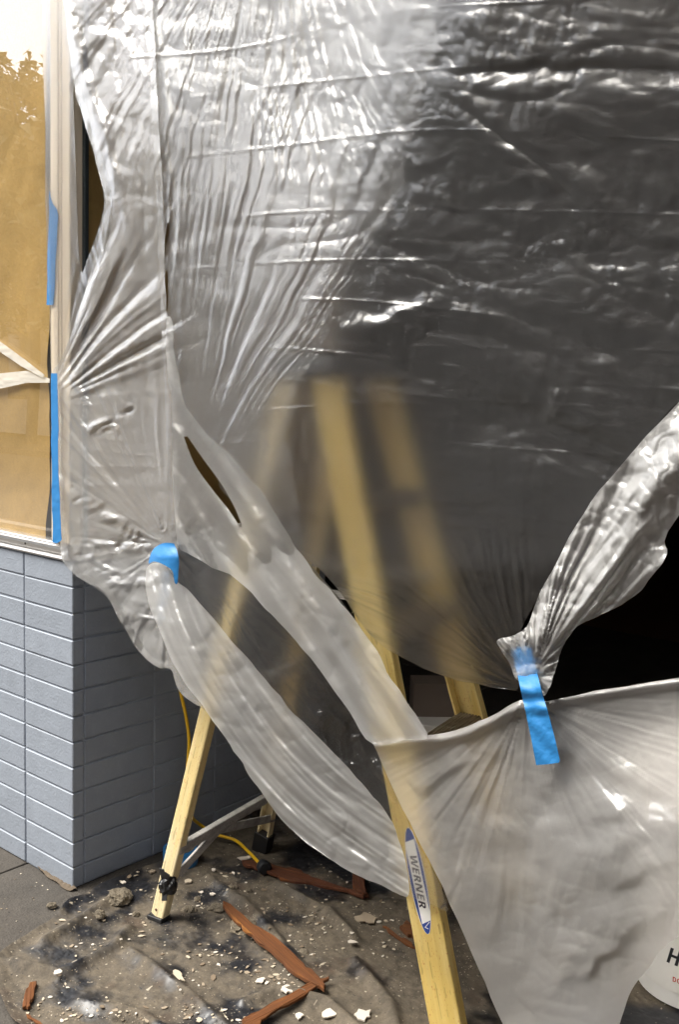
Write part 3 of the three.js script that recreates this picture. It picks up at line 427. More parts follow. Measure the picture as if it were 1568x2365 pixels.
{
  const R = rng(77);
  const big = [[845, 2125, 0.032, 7, 'grey plaster slab leaning by the labelled ladder rail'], [410, 2255, 0.017, 6, 'pale sliver-shaped chip in the middle of the drop sheet'], [132, 2250, 0.012, 6, 'pale oval chip near the left edge of the drop sheet'], [662, 2290, 0.016, 7, 'white plaster chip under the crossing splinters'], [760, 2345, 0.02, 8, 'white crumbled plaster at the bottom right of the splinters'], [690, 2350, 0.013, 6, 'white plaster flake left of the crumbled plaster'], [840, 2350, 0.022, 8, 'crumbled white plaster in front of the labelled ladder rail'], [600, 2268, 0.013, 6, 'white chip just under the longest splinter'], [432, 2040, 0.013, 4, 'triangular cream chip behind the left ladder leg'], [350, 2018, 0.010, 7, 'pale grey chip between the wall and the left ladder leg'], [490, 2068, 0.008, 5, 'white chip right of the black tape wad'], [493, 2015, 0.006, 4, 'white chip near the plug beside the cord'], [565, 1985, 0.014, 5, 'pale stick-like chip behind the yellow cord'], [285, 2050, 0.008, 5, 'white chip on top of the biggest mortar lump']];
  for (const [px, py, r, k, label] of big) { const p = onSheet(px, py); p.y += py === 2050 ? 0.012 : 0.001; single('plaster_chip', chipGeo(p, r * 0.85, k + 6, 0.003 + 0.003 * R(), R, px === 410 || px === 565 ? 2.2 : 1.2, R() * 3), chipMats[px === 432 || px === 410 ? 0 : px === 845 || px === 350 ? 1 : 2], label, 'chip', 'plaster chips on the drop sheet'); }
  for (let k = 0; k < 860; k++) { const px = 60 + R() * 860, py = 1990 + Math.pow(R(), 0.7) * 370; const p = onSheet(px, py); if (!inside(p.x, p.z, gsOutline) || fbm(p.x * 7, p.z * 7, 3, 401) < 0.35 + 0.3 * R()) continue; p.y += 0.0008; single('paint_fleck', chipGeo(p, 0.0028 + 0.0075 * R() * R() * R(), 4 + ((R() * 4) | 0), 0.0016, R, 1 + R() * 1.2, R() * 6), chipMats[(R() * 4) | 0], 'small pale fleck of paint or plaster scattered on the drop sheet', 'fleck', 'loose flecks on the drop sheet'); }
  const tint = (t) => { const n = t.attributes.position.count, a = new Float32Array(n * 3), k = R(), c = k < 0.3 ? [0.5, 0.44, 0.35] : k < 0.65 ? [0.24, 0.19, 0.13] : k < 0.85 ? [0.1, 0.075, 0.05] : [0.02, 0.02, 0.022]; for (let i = 0; i < n; i++) a.set(c, i * 3); t.setAttribute('color', new THREE.BufferAttribute(a, 3)); return t; };
  const gs = []; for (let k = 0; k < 9000; k++) { const px = -10 + R() * 1100, py = 1930 + R() * 440; const p = onSheet(px, py); if (!inside(p.x, p.z, gsOutline) || fbm(p.x * 7, p.z * 7, 3, 401) < 0.3 + 0.35 * R()) continue; p.y += 0.0004; const a = R() * 6, s = 0.0008 + 0.0018 * R() * R(); const t = new THREE.TetrahedronGeometry(s).scale(1 + R(), 0.5, 1).rotateY(a).translate(p.x, p.y + s * 0.2, p.z); t.deleteAttribute('uv'); gs.push(tint(t)); }
  for (let k = 0; k < 60; k++) { const p = onFloor(R() * 240, 2010 + R() * 170); if (inside(p.x, p.z, gsOutline) || (p.x < 0.01 && p.z < 0.01)) continue; gs.push(new THREE.TetrahedronGeometry(0.0012 + 0.002 * R()).scale(1.5, 0.5, 1).rotateY(R() * 6).translate(p.x, 0.0015, p.z).deleteAttribute('uv')); tint(gs[gs.length - 1]); }
  const grit = new THREE.Mesh(mergeGeometries(gs), mat(1, 1, 1, 0.9, { vertexColors: true })); grit.name = 'grit'; grit.userData = { kind: 'stuff', label: 'fine pale grit scattered over the drop sheet', category: 'grit' }; scene.add(mark(grit));
}
// ---------------------------------------------------------------- cord, tape roll, buckets
{
  const y0 = 0.006;
  const P = [onReturn(405, 1480, 0.12), onReturn(415, 1590, 0.12), onReturn(428, 1650, 0.13), onReturn(436, 1710, 0.14), onReturn(432, 1790, 0.16), onReturn(438, 1860, 0.19), onFloor(462, 1905, 0.06), onFloor(495, 1926, 0.035), onSheet(540, 1953).setY(0.022), onSheet(572, 1978).setY(0.02), onSheet(602, 2012).setY(0.022)];
  const cord = thing('extension_cord', 'yellow extension cord hanging by the tiles and ending in a black plug', 'cord');
  part('cable', tube(P, 0.005, 90, 8), mat(0.70, 0.42, 0.01, 0.45), cord);
  const a = P[P.length - 1], d = a.clone().sub(P[P.length - 2]).setY(0).normalize(); const s = [[0, 0], [0.006, 0], [0.009, 0.006], [0.017, 0.012], [0.02, 0.02], [0.02, 0.038], [0.0175, 0.042], [0, 0.042]].map((p) => new THREE.Vector2(...p));
  const plug = new THREE.LatheGeometry(s, 20).applyQuaternion(new THREE.Quaternion().setFromUnitVectors(V3(0, 1, 0), d)).translate(a.x - d.x * 0.006, 0.026, a.z - d.z * 0.006);
  part('plug', plug, mat(0.012, 0.014, 0.018, 0.5), cord);
}
{
  const p = onFloor(398, 2003), t = thing('tape_roll', 'blue tape roll on the floor behind the left ladder leg', 'tape roll', undefined, V3(p.x, 0.004, p.z - 0.03));
  const ring = (r0, r1, h) => new THREE.LatheGeometry([[r0, 0], [r1, 0], [r1, h], [r0, h], [r0, 0]].map((q) => new THREE.Vector2(...q)), 40);
  part('tape', ring(0.041, 0.052, 0.048), M.tape, t); part('core', ring(0.038, 0.0408, 0.047), mat(0.3, 0.24, 0.16, 0.9), t);
  const d = new THREE.CylinderGeometry(0.037, 0.037, 0.03, 24).translate(0, 0.016, 0); part('dirt_fill', d, M.lump, t);
}
M.bucket = mat(0.74, 0.73, 0.70, 0.42, { bumpMap: stipple, bumpScale: 0.0008 });
function bucket(name, label, pos, h, r0, r1, lid) {
  const t = thing(name, label, 'bucket', 'white buckets', pos);
  part('body', new THREE.LatheGeometry([[0, 0.004], [r0 - 0.012, 0.004], [r0 - 0.006, 0], [r0, 0.004], [r0 + (r1 - r0) * 0.76, h * 0.76], [r1 + 0.003, h * 0.78], [r1 + 0.003, h * 0.8], [r1 - 0.001, h * 0.81], [r1, h * 0.88], [r1 + 0.005, h * 0.885], [r1 + 0.005, h * 0.9], [r1, h * 0.905], [r1 + 0.001, h], [r1 - 0.004, h], [r1 - 0.005, h * 0.7], [0, h * 0.68]].map((q) => new THREE.Vector2(...q)), 64), M.bucket, t);
  if (lid) part('lid', new THREE.LatheGeometry([[0, h + 0.003], [r1 - 0.02, h + 0.003], [r1 - 0.016, h + 0.008], [r1 + 0.006, h + 0.008], [r1 + 0.008, h + 0.004], [r1 + 0.008, h - 0.012], [r1 + 0.0065, h - 0.012], [r1 + 0.0065, h + 0.001]].map((q) => new THREE.Vector2(...q)), 64), M.bucket, t);
  const hp = []; for (let k = 0; k <= 24; k++) { const a = Math.PI * k / 24; hp.push(V3(Math.cos(a) * (r1 + 0.01), h * 0.82 - Math.sin(a) * 0.11, -Math.sin(a) * (r1 * 0.55) - 0.06)); }
  part('handle', tube(hp, 0.002, 48, 6), M.aluminium, t);
  return t;
}
{
  const p = onFloor(1535, 2312), t = bucket('bucket', 'white plastic bucket with black and red lettering at the lower right', V3(p.x + 0.03, 0.012, p.z - 0.1), 0.37, 0.132, 0.15, false);
  const cv = document.createElement('canvas'); cv.width = 1024; cv.height = 888; const cx = cv.getContext('2d');
  cx.fillStyle = '#d8d6d0'; cx.fillRect(0, 0, 1024, 888); cx.fillStyle = '#c4564e'; cx.fillRect(60, 120, 330, 250);
  cx.fillStyle = '#15191d'; cx.font = 'bold italic 190px sans-serif'; cx.textBaseline = 'alphabetic'; cx.fillText('HOC', 250, 656);
  cx.fillStyle = '#b0301c'; cx.font = 'bold 58px sans-serif'; cx.fillText('DO NOT FREEZE', 330, 796);
  const lt = new THREE.CanvasTexture(cv); lt.colorSpace = THREE.SRGBColorSpace;
  const g = new THREE.CylinderGeometry(0.1452, 0.1355, 0.26, 48, 1, true, 0, 1.9); const toCam = Math.atan2(EYE.x - t.position.x, EYE.z - t.position.z);
  g.rotateY(toCam - 0.95).translate(0, 0.17, 0); part('printed_label', g, mat(1, 1, 1, 0.45, { map: lt }), t);
  const tub = onFloor(1004, 1652, 0.205);
  bucket('bucket', 'low white lidded tub on the floor beyond the ladder steps', V3(tub.x, 0.004, tub.z), 0.2, 0.12, 0.135, true);
  const bg = new THREE.IcosahedronGeometry(1, 12), a = bg.attributes.position; for (let i = 0; i < a.count; i++) { const v = V3().fromBufferAttribute(a, i); const k = 0.85 + 0.3 * vn(v.x * 2 + 4, v.y * 2 + v.z * 2, 3) + 0.14 * Math.abs(vn(v.x * 6, v.y * 6 - v.z * 5, 5) - 0.5) * 2; a.setXYZ(i, v.x * 0.2 * k, Math.max(-0.9, v.y) * 0.14 * k, v.z * 0.17 * k); } bg.computeVertexNormals();
  const bag = single('white_bag', bg, mat(0.75, 0.73, 0.70, 0.5), 'crumpled white bag sitting on the lettered bucket behind the plastic', 'bag'); bag.position.set(t.position.x, 0.5, t.position.z - 0.02);
  const cb = onFloor(1006, 1572, 0.33);
  single('cardboard_box', mergeGeometries([box(-0.09, 0.09, 0, 0.33, -0.06, 0.06, 0.003).rotateY(0.75).translate(cb.x, 0.004, cb.z)]), mat(0.2, 0.16, 0.13, 0.9), 'grey-brown carton standing in the dark behind the lidded bucket', 'carton');
}

// ---------------------------------------------------------------- plastic sheeting
// fine crinkle of thin film: families of small sharp folds, repeating without a seam
const FAM = [[10, 2, -1, 5], [-3, 12, 6, 1], [8, -7, 4, 5], [21, 4, -2, 7], [5, 19, 9, -2], [-16, 13, 5, 6], [38, 5, -2, 12], [31, -12, 6, 10]];
function fine(x, y) {                                                // x, y in survey units; the smallest folds are about a centimetre apart
  let h = 0; const u = (x + 10 * vn(x / 60, y / 60, 201)) / 420, v = (y + 10 * vn(x / 60, y / 60, 203)) / 420;
  for (let k = 0; k < 8; k++) { const f = FAM[k]; h += Math.abs(vn(f[0] * u + f[1] * v, f[2] * u + f[3] * v, 211 + k) - 0.5) * (k < 3 ? 1 : k < 6 ? 0.55 : 0.3); }
  return (h - 1.1) * (0.4 + 1.2 * vn(x / 130, y / 110, 231));
}
const filmMat = (r, g, b, rough, transmission, ior, coat, coatRough) => mat(r, g, b, rough, { transmission, thickness: 0.001, ior, clearcoat: coat, clearcoatRoughness: coatRough });
M.poly = filmMat(0.99, 0.988, 0.98, 0.255, 0.986, 1.22, 0.68, 0.23);
M.polyDouble = filmMat(0.95, 0.945, 0.93, 0.3, 0.885, 1.24, 0.8, 0.18);
M.polyEdge = filmMat(0.95, 0.945, 0.93, 0.32, 0.82, 1.25, 0.8, 0.24);
M.polyLap = filmMat(0.97, 0.965, 0.95, 0.27, 0.885, 1.22, 1.0, 0.2);
M.polyHaze = filmMat(0.98, 0.975, 0.965, 0.22, 0.964, 1.18, 0.3, 0.3);  // for the added layers that lighten the bright zone
M.polyVeil = filmMat(0.96, 0.955, 0.94, 0.28, 0.9, 1.22, 0.7, 0.2);
M.polyLow = filmMat(0.95, 0.935, 0.915, 0.3, 0.9, 1.24, 0.8, 0.18);
function pdist(x, y, l) { let b = 1e9; for (let i = 0; i < l.length - 1; i++) { const ax = l[i][0], ay = l[i][1], dx = l[i + 1][0] - ax, dy = l[i + 1][1] - ay; let t = ((x - ax) * dx + (y - ay) * dy) / (dx * dx + dy * dy); t = t < 0 ? 0 : t > 1 ? 1 : t; b = Math.min(b, (x - ax - dx * t) ** 2 + (y - ay - dy * t) ** 2); } return Math.sqrt(b); }
const curve = (pts, n = 8) => { const o = []; for (let i = 0; i < pts.length - 1; i++) { const p0 = pts[Math.max(0, i - 1)], p1 = pts[i], p2 = pts[i + 1], p3 = pts[Math.min(pts.length - 1, i + 2)]; for (let k = 0; k < n; k++) { const t = k / n; o.push([0, 1].map((c) => 0.5 * (2 * p1[c] + (p2[c] - p0[c]) * t + (2 * p0[c] - 5 * p1[c] + 4 * p2[c] - p3[c]) * t * t + (3 * p1[c] - p0[c] - 3 * p2[c] + p3[c]) * t * t * t))); } } o.push(pts[pts.length - 1]); return o; };
// sharp-creased crumple, as stiff film takes: a few families of folded planes
function crumple(x, y, s) { let h = 0; for (let k = 0; k < 5; k++) { const a = hash(k, 3, s) * Math.PI, c = Math.cos(a), d = Math.sin(a), w = vn(x * 0.7 + k * 9, y * 0.7, s + 30) * 2.2; const t = x * c + y * d + w, q = vn(t, (y * c - x * d) * 0.35, s + k); h += Math.abs(q - 0.5); } return h / 2.5; }
// pleats running out from a gathered point
function fan(x, y, ox, oy, freq, s) {
  const dx = x - ox, dy = y - oy, r = Math.hypot(dx, dy), th = Math.atan2(dx, -dy), w = th + 0.05 * (vn(r * 0.005, th * 4, s + 3) - 0.5) + 0.012 * (vn(r * 0.02, th * 14, s + 4) - 0.5), t = w * freq;
  const n = 0.36 * vn(t, r * 0.0016, s) + 0.44 * vn(t * 2.1 + 5, r * 0.004, s + 1) + 0.2 * vn(t * 3.7, r * 0.006, s + 2);
  return [0.5 + (n - 0.5) * (0.35 + 1.3 * vn(th * 6, r * 0.004, s + 8)), r, th];
}
// a fold along a line that dies away at both ends
function along(x, y, l) { let b = 1e9, f = 0, n = l.length - 1; for (let i = 0; i < n; i++) { const ax = l[i][0], ay = l[i][1], dx = l[i + 1][0] - ax, dy = l[i + 1][1] - ay; let t = ((x - ax) * dx + (y - ay) * dy) / (dx * dx + dy * dy); t = t < 0 ? 0 : t > 1 ? 1 : t; const ex = x - ax - dx * t, ey = y - ay - dy * t, q = ex * ex + ey * ey; if (q < b) { b = q; f = (i + t) / n; side = dx * ey - dy * ex; } } return [Math.sqrt(b) * Math.sign(side), Math.sin(Math.PI * f)]; }
let side = 0;
function fold(x, y, [l, w, a], s = 3) { const [d0, e] = along(x, y, l); if (Math.abs(d0) > 3.4 * w) return 0; const d = d0 + w * 1.1 * (vn(x / 52, y / 52, s) - 0.5), k = d > 0 ? d / (w * 1.5) : d / (w * 0.75); return a * Math.pow(Math.max(0, e), 0.7) * Math.exp(-k * k) * (0.6 + 0.8 * vn(x / 60, y / 60, s + 1)); }
const creases = [[[136, 1150], [260, 1160], [380, 1152]], [[150, 985], [300, 1000], [400, 985]], [[200, 1040], [330, 1052], [420, 1060]], [[140, 1120], [300, 1122], [400, 1128]], [[420, 1160], [520, 1190], [600, 1200]], [[760, 1105], [900, 1112], [1100, 1140]], [[600, 870], [760, 890], [900, 930]], [[900, 905], [1100, 925], [1400, 940]], [[700, 690], [900, 700], [1200, 735]], [[1060, 1180], [1300, 1205], [1420, 1215]], [[300, 132], [540, 113], [760, 62], [940, 22], [1200, 6], [1640, -20]], [[440, 225], [640, 198], [860, 175], [1050, 156], [1300, 150], [1640, 152]], [[430, 362], [640, 338], [880, 308], [1050, 300], [1300, 310], [1640, 330]], [[560, 500], [700, 488], [900, 486], [1200, 486], [1640, 498]], [[420, 622], [640, 606], [900, 600], [1200, 612]], [[640, 788], [800, 798], [1000, 800], [1640, 812]], [[600, 800], [830, 820], [1060, 848], [1300, 880], [1640, 905]], [[420, 952], [640, 946], [860, 930], [1060, 938]], [[420, 1030], [640, 1018], [900, 1012], [1230, 1040], [1640, 1060]], [[480, 1100], [700, 1122], [900, 1150], [1120, 1162]], [[170, 1010], [360, 1022], [500, 1040]], [[130, 1078], [340, 1078], [420, 1082]], [[520, 1150], [700, 1180], [900, 1196], [1300, 1240]], [[560, 1208], [760, 1222], [1000, 1240]], [[690, 1276], [850, 1284], [1020, 1292], [1300, 1300]], [[150, 930], [280, 945], [390, 960]], [[500, 1430], [640, 1470], [800, 1560]], [[560, 1560], [700, 1600], [840, 1660]], [[640, 1712], [760, 1714], [850, 1716]], [[700, 1806], [800, 1800], [900, 1796]]].map((l) => curve(l, 5));
const broad = [[curve([[1050, 165], [1300, 158], [1640, 168]]), 18, -0.005], [curve([[780, 760], [860, 745], [940, 720], [985, 770]]), 26, 0.006], [curve([[1250, 980], [1310, 890], [1345, 890], [1390, 980]]), 22, 0.005], [curve([[395, 1000], [380, 1100], [378, 1200], [384, 1250]]), 16, 0.007]];
const crinkled = [[curve([[126, 1106], [170, 1140], [235, 1186], [330, 1246]]), 20], [curve([[150, 1292], [215, 1300], [285, 1346], [345, 1338]]), 24], [curve([[180, 1262], [250, 1258], [330, 1262]]), 16], [curve([[410, 1272], [480, 1300], [560, 1340]]), 14], [curve([[290, 1440], [330, 1420], [372, 1440]]), 26], [curve([[200, 990], [260, 978], [305, 940]]), 16], [curve([[700, 1790], [800, 1880], [900, 1930]]), 30], [curve([[760, 1700], [800, 1730], [840, 1740]]), 40], [curve([[470, 1400], [560, 1500], [680, 1620], [800, 1760]]), 60], [curve([[640, 1500], [740, 1640], [840, 1700]]), 40]];
const ridgeL = curve([[150, -20], [175, 90], [215, 220], [245, 330], [285, 470], [325, 630], [345, 760]], 8), slot = curve([[330, 620], [312, 760], [292, 860], [288, 890]], 6);
function mainZ(x, y) {
  // how the sheet hangs: taped to the post at the left, leaning out over the ladder, slack and nearly plumb at the right
  const L = 1 - sst(650, 1080, x + 0.15 * (y - 400)), post = 1 - sst(165, 330, x);
  let z = 0.022 + L * (0.07 * sst(-250, 1050, y) + 0.022 * sst(-300, 500, y) - 0.06) + (1 - L) * (0.012 + 0.02 * sst(700, 100, y) - 0.012 * sst(500, 1500, y));
  z = lerp(z, 0.0105, post * (1 - sst(1150, 1320, y)));
  z -= sst(1280, 1750, y) * lerp(0.045, 0.19, sst(420, 930, x));
  z += 0.055 * sst(150, 1000, y) * Math.exp(-(((x - 690) / 230) ** 2)) * sst(1500, 1000, y);
  z += 0.02 * Math.exp(-(((x - 330) / 130) ** 2)) * sst(-200, 300, y) * sst(1150, 700, y);
  // pleats drawn up from the left tape and from the right one
  let [p, r, t] = fan(x, y, 386, 1262, 46, 11); const up = sst(50, 260, r) * sst(1500, 900, r) * (1 - sst(0.5, 0.8, Math.abs(t))) * (1 - 0.8 * sst(560, 900, x)) * sst(150, 210, x);
  z += up * (p - 0.5) * 0.000013 * Math.min(r, 700);
  [p, r, t] = fan(x, y, 386, 1255, 13, 17); z += (p - 0.5) * 0.016 * sst(6, 40, r) * Math.exp(-r / 110);
  [p, r, t] = fan(x, y, 380, 1225, 30, 171); z += (p - 0.5) * 0.012 * sst(90, 420, r) * sst(1300, 600, r) * sst(1290, 1400, y) * (1 - sst(860, 1000, x));
  [p, r, t] = fan(x, y, 620, -420, 46, 23); z += (p - 0.5) * 0.0045 * sst(250, 420, r) * sst(1250, 800, r) * sst(140, 220, x) * (1 - sst(720, 1000, x));
  [p, r, t] = fan(x, y, 118, 915, 11, 29); z += (p - 0.5) * 0.028 * sst(30, 110, r) * sst(420, 180, r) * sst(140, 190, x) * sst(0, 0.25, t) * sst(1.4, 0.9, t);
  [p, r, t] = fan(x, y, 1215, 1590, 12, 31); z += (p - 0.5) * 0.018 * sst(6, 60, r) * Math.exp(-r / 240);
  z += fold(x, y, [ridgeL, 13, 0.013], 5) + fold(x, y, [slot, 9, -0.016], 7);
  // creases left from the roll, and broad slack folds
  for (const f of broad) z += fold(x, y, f, 9);
  for (const l of creases) { const d = pdist(x, y, l); if (d < 14) z += lerp(0.0013, 0.0008, sst(700, 1000, x)) * Math.exp(-((d / 3) ** 2)) * (0.25 + 0.75 * sst(0.2, 0.75, vn(x * 0.004, l[0][1], 5))); }
  const q = sst(160, 220, x), right = sst(760, 1020, x) * sst(1560, 1150, y), u = x * 0.88 + y * 0.47, v = y * 0.88 - x * 0.47;
  z += right * (0.021 * (crumple(u / 420, v / 120, 51) - 0.4) * sst(120, 330, y) + 0.004 * (crumple(x / 330, y / 60, 53) - 0.4));
  for (const [l, w] of crinkled) { const d = pdist(x, y, l); if (d < 2.5 * w) z += Math.exp(-((d / w) ** 2)) * (0.013 * (crumple(x / 30, y / 26, 55) - 0.3) + 0.004 * (crumple(x / 11, y / 11, 57) - 0.4)); }
  z += q * 0.008 * (crumple(x / 170, y / 110, 41) - 0.4) + q * lerp(0.0035, 0.0012, L) * (crumple(x / 58, y / 44, 43) - 0.4) + lerp(0.0017, 0.0009, L * sst(1000, 700, y)) * fine(x, y) * (0.15 + q);
  return z;
}
// cut and torn edges wander a little
function ragged(poly, a, s) { return poly.map(([x, y]) => [x + a * (2 * vn(x / 38, y / 38, s) - 1) + a * 0.2 * (2 * vn(x / 7, y / 7, s + 1) - 1), y + a * (2 * vn(x / 38 + 50, y / 38, s + 2) - 1) + a * 0.2 * (2 * vn(x / 7, y / 7 + 50, s + 3) - 1)]); }
const film = (px, py, z) => onFront(px, py, z);
const OUT_MAIN = smooth([[92, -332], [96, 0], [102, 300], [107, 560], [113, 720], [119, 870], [127, 1110], [136, 1250], [150, 1302], [186, 1338], [240, 1370], [268, 1420], [292, 1462], [330, 1518], [365, 1544], [393, 1548], [402, 1572], [422, 1604], [466, 1634], [510, 1688], [560, 1762], [592, 1814], [640, 1878], [700, 1938], [770, 1988], [850, 2030], [920, 2062], [1000, 2088], [1036, 2100], [1004, 2020], [960, 1940], [925, 1860], [890, 1770], [905, 1640], [880, 1560], [800, 1405], [735, 1325], [700, 1290], [742, 1318], [790, 1372], [822, 1424], [856, 1468], [905, 1508], [1000, 1552], [1100, 1580], [1194, 1597], [1212, 1560], [1206, 1500], [1202, 1456], [1250, 1368], [1330, 1212], [1430, 1082], [1568, 928], [1900, 560], [1900, -1336]], 5, [0, 37, 45, 46, 52, 53]);
const HOLE_SLIT = smooth([[388, 508], [391, 545], [386, 600], [388, 660], [385, 742], [376, 690], [381, 620], [379, 560]], 5);
const HOLE_POST = smooth([[168, 190], [184, 250], [205, 320], [226, 390], [240, 462], [232, 510], [216, 560], [200, 600], [188, 630], [181, 590], [176, 470], [171, 310]], 5);
const HOLE_TEAR = smooth([[424, 1000], [470, 1062], [512, 1120], [545, 1180], [560, 1225], [530, 1180], [490, 1130], [448, 1070]], 5);
const lap = smooth([[118, -330], [330, -440], [346, -100], [356, 100], [366, 300], [378, 500], [380, 600], [386, 742], [394, 900], [402, 1100], [412, 1250], [404, 1340], [420, 1420], [466, 1560], [466, 1632], [422, 1602], [402, 1570], [393, 1546], [365, 1542], [330, 1516], [292, 1460], [268, 1418], [240, 1368], [186, 1336], [150, 1300], [137, 1250], [129, 1110], [121, 880], [134, 840], [168, 766], [184, 706], [214, 610], [234, 516], [242, 462], [227, 390], [206, 320], [185, 250], [167, 184], [152, 60], [140, -60]], 5);
{
  const big = thing('plastic_sheet', 'large crinkled clear plastic sheet hung across the doorway in front of the ladder', 'plastic sheet');
  part('hanging_panel', sheet(ragged(OUT_MAIN, 2.5, 351), 3.3, (x, y) => film(x, y, mainZ(x, y)), 0.0006, [HOLE_SLIT, HOLE_POST, HOLE_TEAR], 0.001, [lap]), M.poly, big);
  // two film layers added behind the panel, shaped to its bright zone as haze
  const inner = smooth([[392, -330], [1030, -720], [1020, -200], [1000, 150], [935, 350], [905, 480], [850, 560], [782, 630], [738, 700], [752, 780], [704, 870], [664, 1000], [688, 1150], [700, 1276], [640, 1236], [560, 1150], [470, 1010], [412, 900], [392, 740], [386, 400]], 5);
  for (const [k, back] of [[0, 0.045], [1, 0.058]]) part('haze_layer', sheet(ragged(inner.map(([x, y]) => [392 + (x - 392) * (1 - 0.2 * k), y]), 16, 361 + 7 * k), 4.8, (x, y) => { const [f, r] = fan(x, y, 430, 1500, 34, 371 + k); return film(x, y, mainZ(x, y) * 0.6 - back + (f - 0.5) * 0.012 * sst(200, 700, r) + 0.006 * (crumple(x / 80, y / 120, 373 + k) - 0.4)); }, 0.0006), M.polyHaze, big);
  // the sheet beside it, lapped over along the slit and taped to the post
  part('lapped_panel', sheet(ragged(lap, 3, 341), 3.6, (x, y) => {
    const seam = sst(330, 395, x); let z = lerp(mainZ(x, y) + 0.01, lerp(0.026, 0.034, seam) + 0.012 * sst(1250, 1420, y), sst(200, 700, y)), [f, r, t] = fan(x, y, 96, 940, 9, 131);
    z += (f - 0.5) * 0.024 * sst(30, 120, r) * sst(560, 220, r) * sst(-0.1, 0.2, t) * sst(1.5, 1.1, t);
    [f, r, t] = fan(x, y, 384, 1258, 16, 133); z += (f - 0.5) * (0.016 * sst(6, 40, r) * Math.exp(-r / 120) + 0.008 * sst(100, 300, r) * sst(900, 600, r));
    for (const [l, w] of crinkled) { const d = pdist(x, y, l); if (d < 2.5 * w) z += Math.exp(-((d / w) ** 2)) * (0.026 * (crumple(x / 34, y / 26, 155) - 0.3) + 0.008 * (crumple(x / 12, y / 12, 157) - 0.4)); }
    for (const l of creases) { const d = pdist(x, y, l); if (d < 12) z += 0.001 * Math.exp(-((d / 3.4) ** 2)) * sst(0.3, 0.7, vn(x * 0.012, l[0][1], 5)); }
    const low = sst(1330, 1420, y);
    return film(x, y, z + 0.009 * (crumple(x / 90, y / 120, 141) - 0.4) + (0.003 + 0.006 * low) * (crumple(x / 30, y / 34, 143) - 0.4) + 0.0018 * fine(x + 900, y));
  }, 0.0007), M.polyLap, big);
  // the doubled-over hem that runs down from the left tape
  const hem = smooth([[346, 1302], [380, 1306], [406, 1340], [440, 1366], [508, 1446], [592, 1548], [680, 1648], [772, 1744], [850, 1826], [905, 1900], [934, 1986], [942, 2066], [916, 2061], [850, 2032], [770, 1990], [700, 1940], [640, 1880], [592, 1816], [560, 1764], [508, 1688], [468, 1636], [420, 1565], [372, 1470], [344, 1392], [336, 1336]], 5);
  const axis = curve([[375, 1300], [420, 1450], [520, 1630], [640, 1790], [780, 1920], [1030, 2090]]);
  part('hem_flap', sheet(ragged(hem, 3, 301), 3.4, (x, y) => { const [d] = along(x, y, axis), s = Math.hypot(x - 372, y - 1272); return film(x, y, 0.05 + 0.03 * sst(0, 200, s) - 0.02 * sst(300, 900, s) + 0.008 * (vn(d / 15 + 0.004 * s, s / 300, 61) - 0.5) * sst(0, 100, s) + 0.0035 * (vn(d / 6, s / 160, 62) - 0.5) + 0.007 * (crumple(x / 60, y / 60, 63) - 0.4) + 0.0024 * fine(x + 300, y + 90)); }, 0.0008), M.polyVeil, big);
  // the band folded back along the tear
  const band = smooth([[384, 742], [396, 742], [408, 850], [428, 940], [478, 1000], [542, 1062], [606, 1140], [660, 1222], [702, 1290], [742, 1338], [800, 1408], [860, 1490], [904, 1572], [986, 1694], [930, 1708], [862, 1716], [790, 1622], [700, 1500], [612, 1402], [530, 1330], [440, 1282], [410, 1244], [400, 1100], [396, 940], [388, 850]], 5);
  part('folded_band', sheet(ragged(band, 4, 311), 3.4, (x, y) => { const t = (x - 420) * 0.8 - (y - 985) * 0.6 + 40, s = (x - 420) * 0.6 + (y - 985) * 0.8; return film(x, y, 0.052 + 0.02 * sst(0, 500, s) + 0.004 * Math.sin(t / 9 + s * 0.01) + 0.007 * (crumple(t / 30, s / 160, 65) - 0.4) + 0.0022 * fine(x - 300, y)); }, 0.0008, [HOLE_TEAR]), M.polyVeil, big);
  // the gathered right edge, bunched at the right tape
  const edge = smooth([[1900, 560], [1568, 928], [1430, 1080], [1330, 1210], [1252, 1366], [1204, 1456], [1150, 1478], [1156, 1500], [1178, 1530], [1192, 1566], [1236, 1588], [1262, 1606], [1282, 1560], [1296, 1510], [1322, 1462], [1352, 1436], [1440, 1396], [1500, 1342], [1540, 1280], [1568, 1190], [1900, 760]], 5);
  const spine = curve([[1160, 1486], [1240, 1470], [1330, 1400], [1400, 1310], [1470, 1200], [1568, 1050], [1900, 650]]);
  part('gathered_edge', sheet(ragged(edge, 4, 321), 3.4, (x, y) => { const d = pdist(x, y, spine), [p, r] = fan(x, y, 1230, 1560, 12, 71); return film(x, y, 0.05 + 0.022 * Math.exp(-((d / 40) ** 2)) + (p - 0.5) * 0.03 * sst(10, 90, r) * sst(700, 200, r) + 0.03 * (crumple(x / 80, y / 80, 73) - 0.4) + 0.013 * (crumple(x / 30, y / 30, 74) - 0.4) + 0.003 * fine(x, y - 500)); }, 0.0008), M.polyEdge, big);
  // the sheet below the tear, hanging from the right tape to the ground
  const low = thing('plastic_sheet', 'cloudy lower plastic sheet hanging from the right blue tape in front of the buckets', 'plastic sheet');
  const lo = smooth([[860, 1714], [930, 1706], [1050, 1688], [1120, 1660], [1196, 1620], [1230, 1614], [1262, 1620], [1330, 1606], [1450, 1584], [1568, 1568], [1900, 1530], [1900, 1980], [1568, 2162], [1500, 2232], [1452, 2300], [1432, 2365], [1400, 2460], [1290, 2520], [1200, 2480], [1160, 2365], [1090, 2200], [1005, 2015], [932, 1872]], 5, [0]);
  const rim = curve([[862, 1722], [930, 1718], [1050, 1702], [1120, 1674], [1200, 1634]]), rim2 = curve([[1240, 1626], [1330, 1612], [1450, 1592], [1568, 1576], [1900, 1538]]);
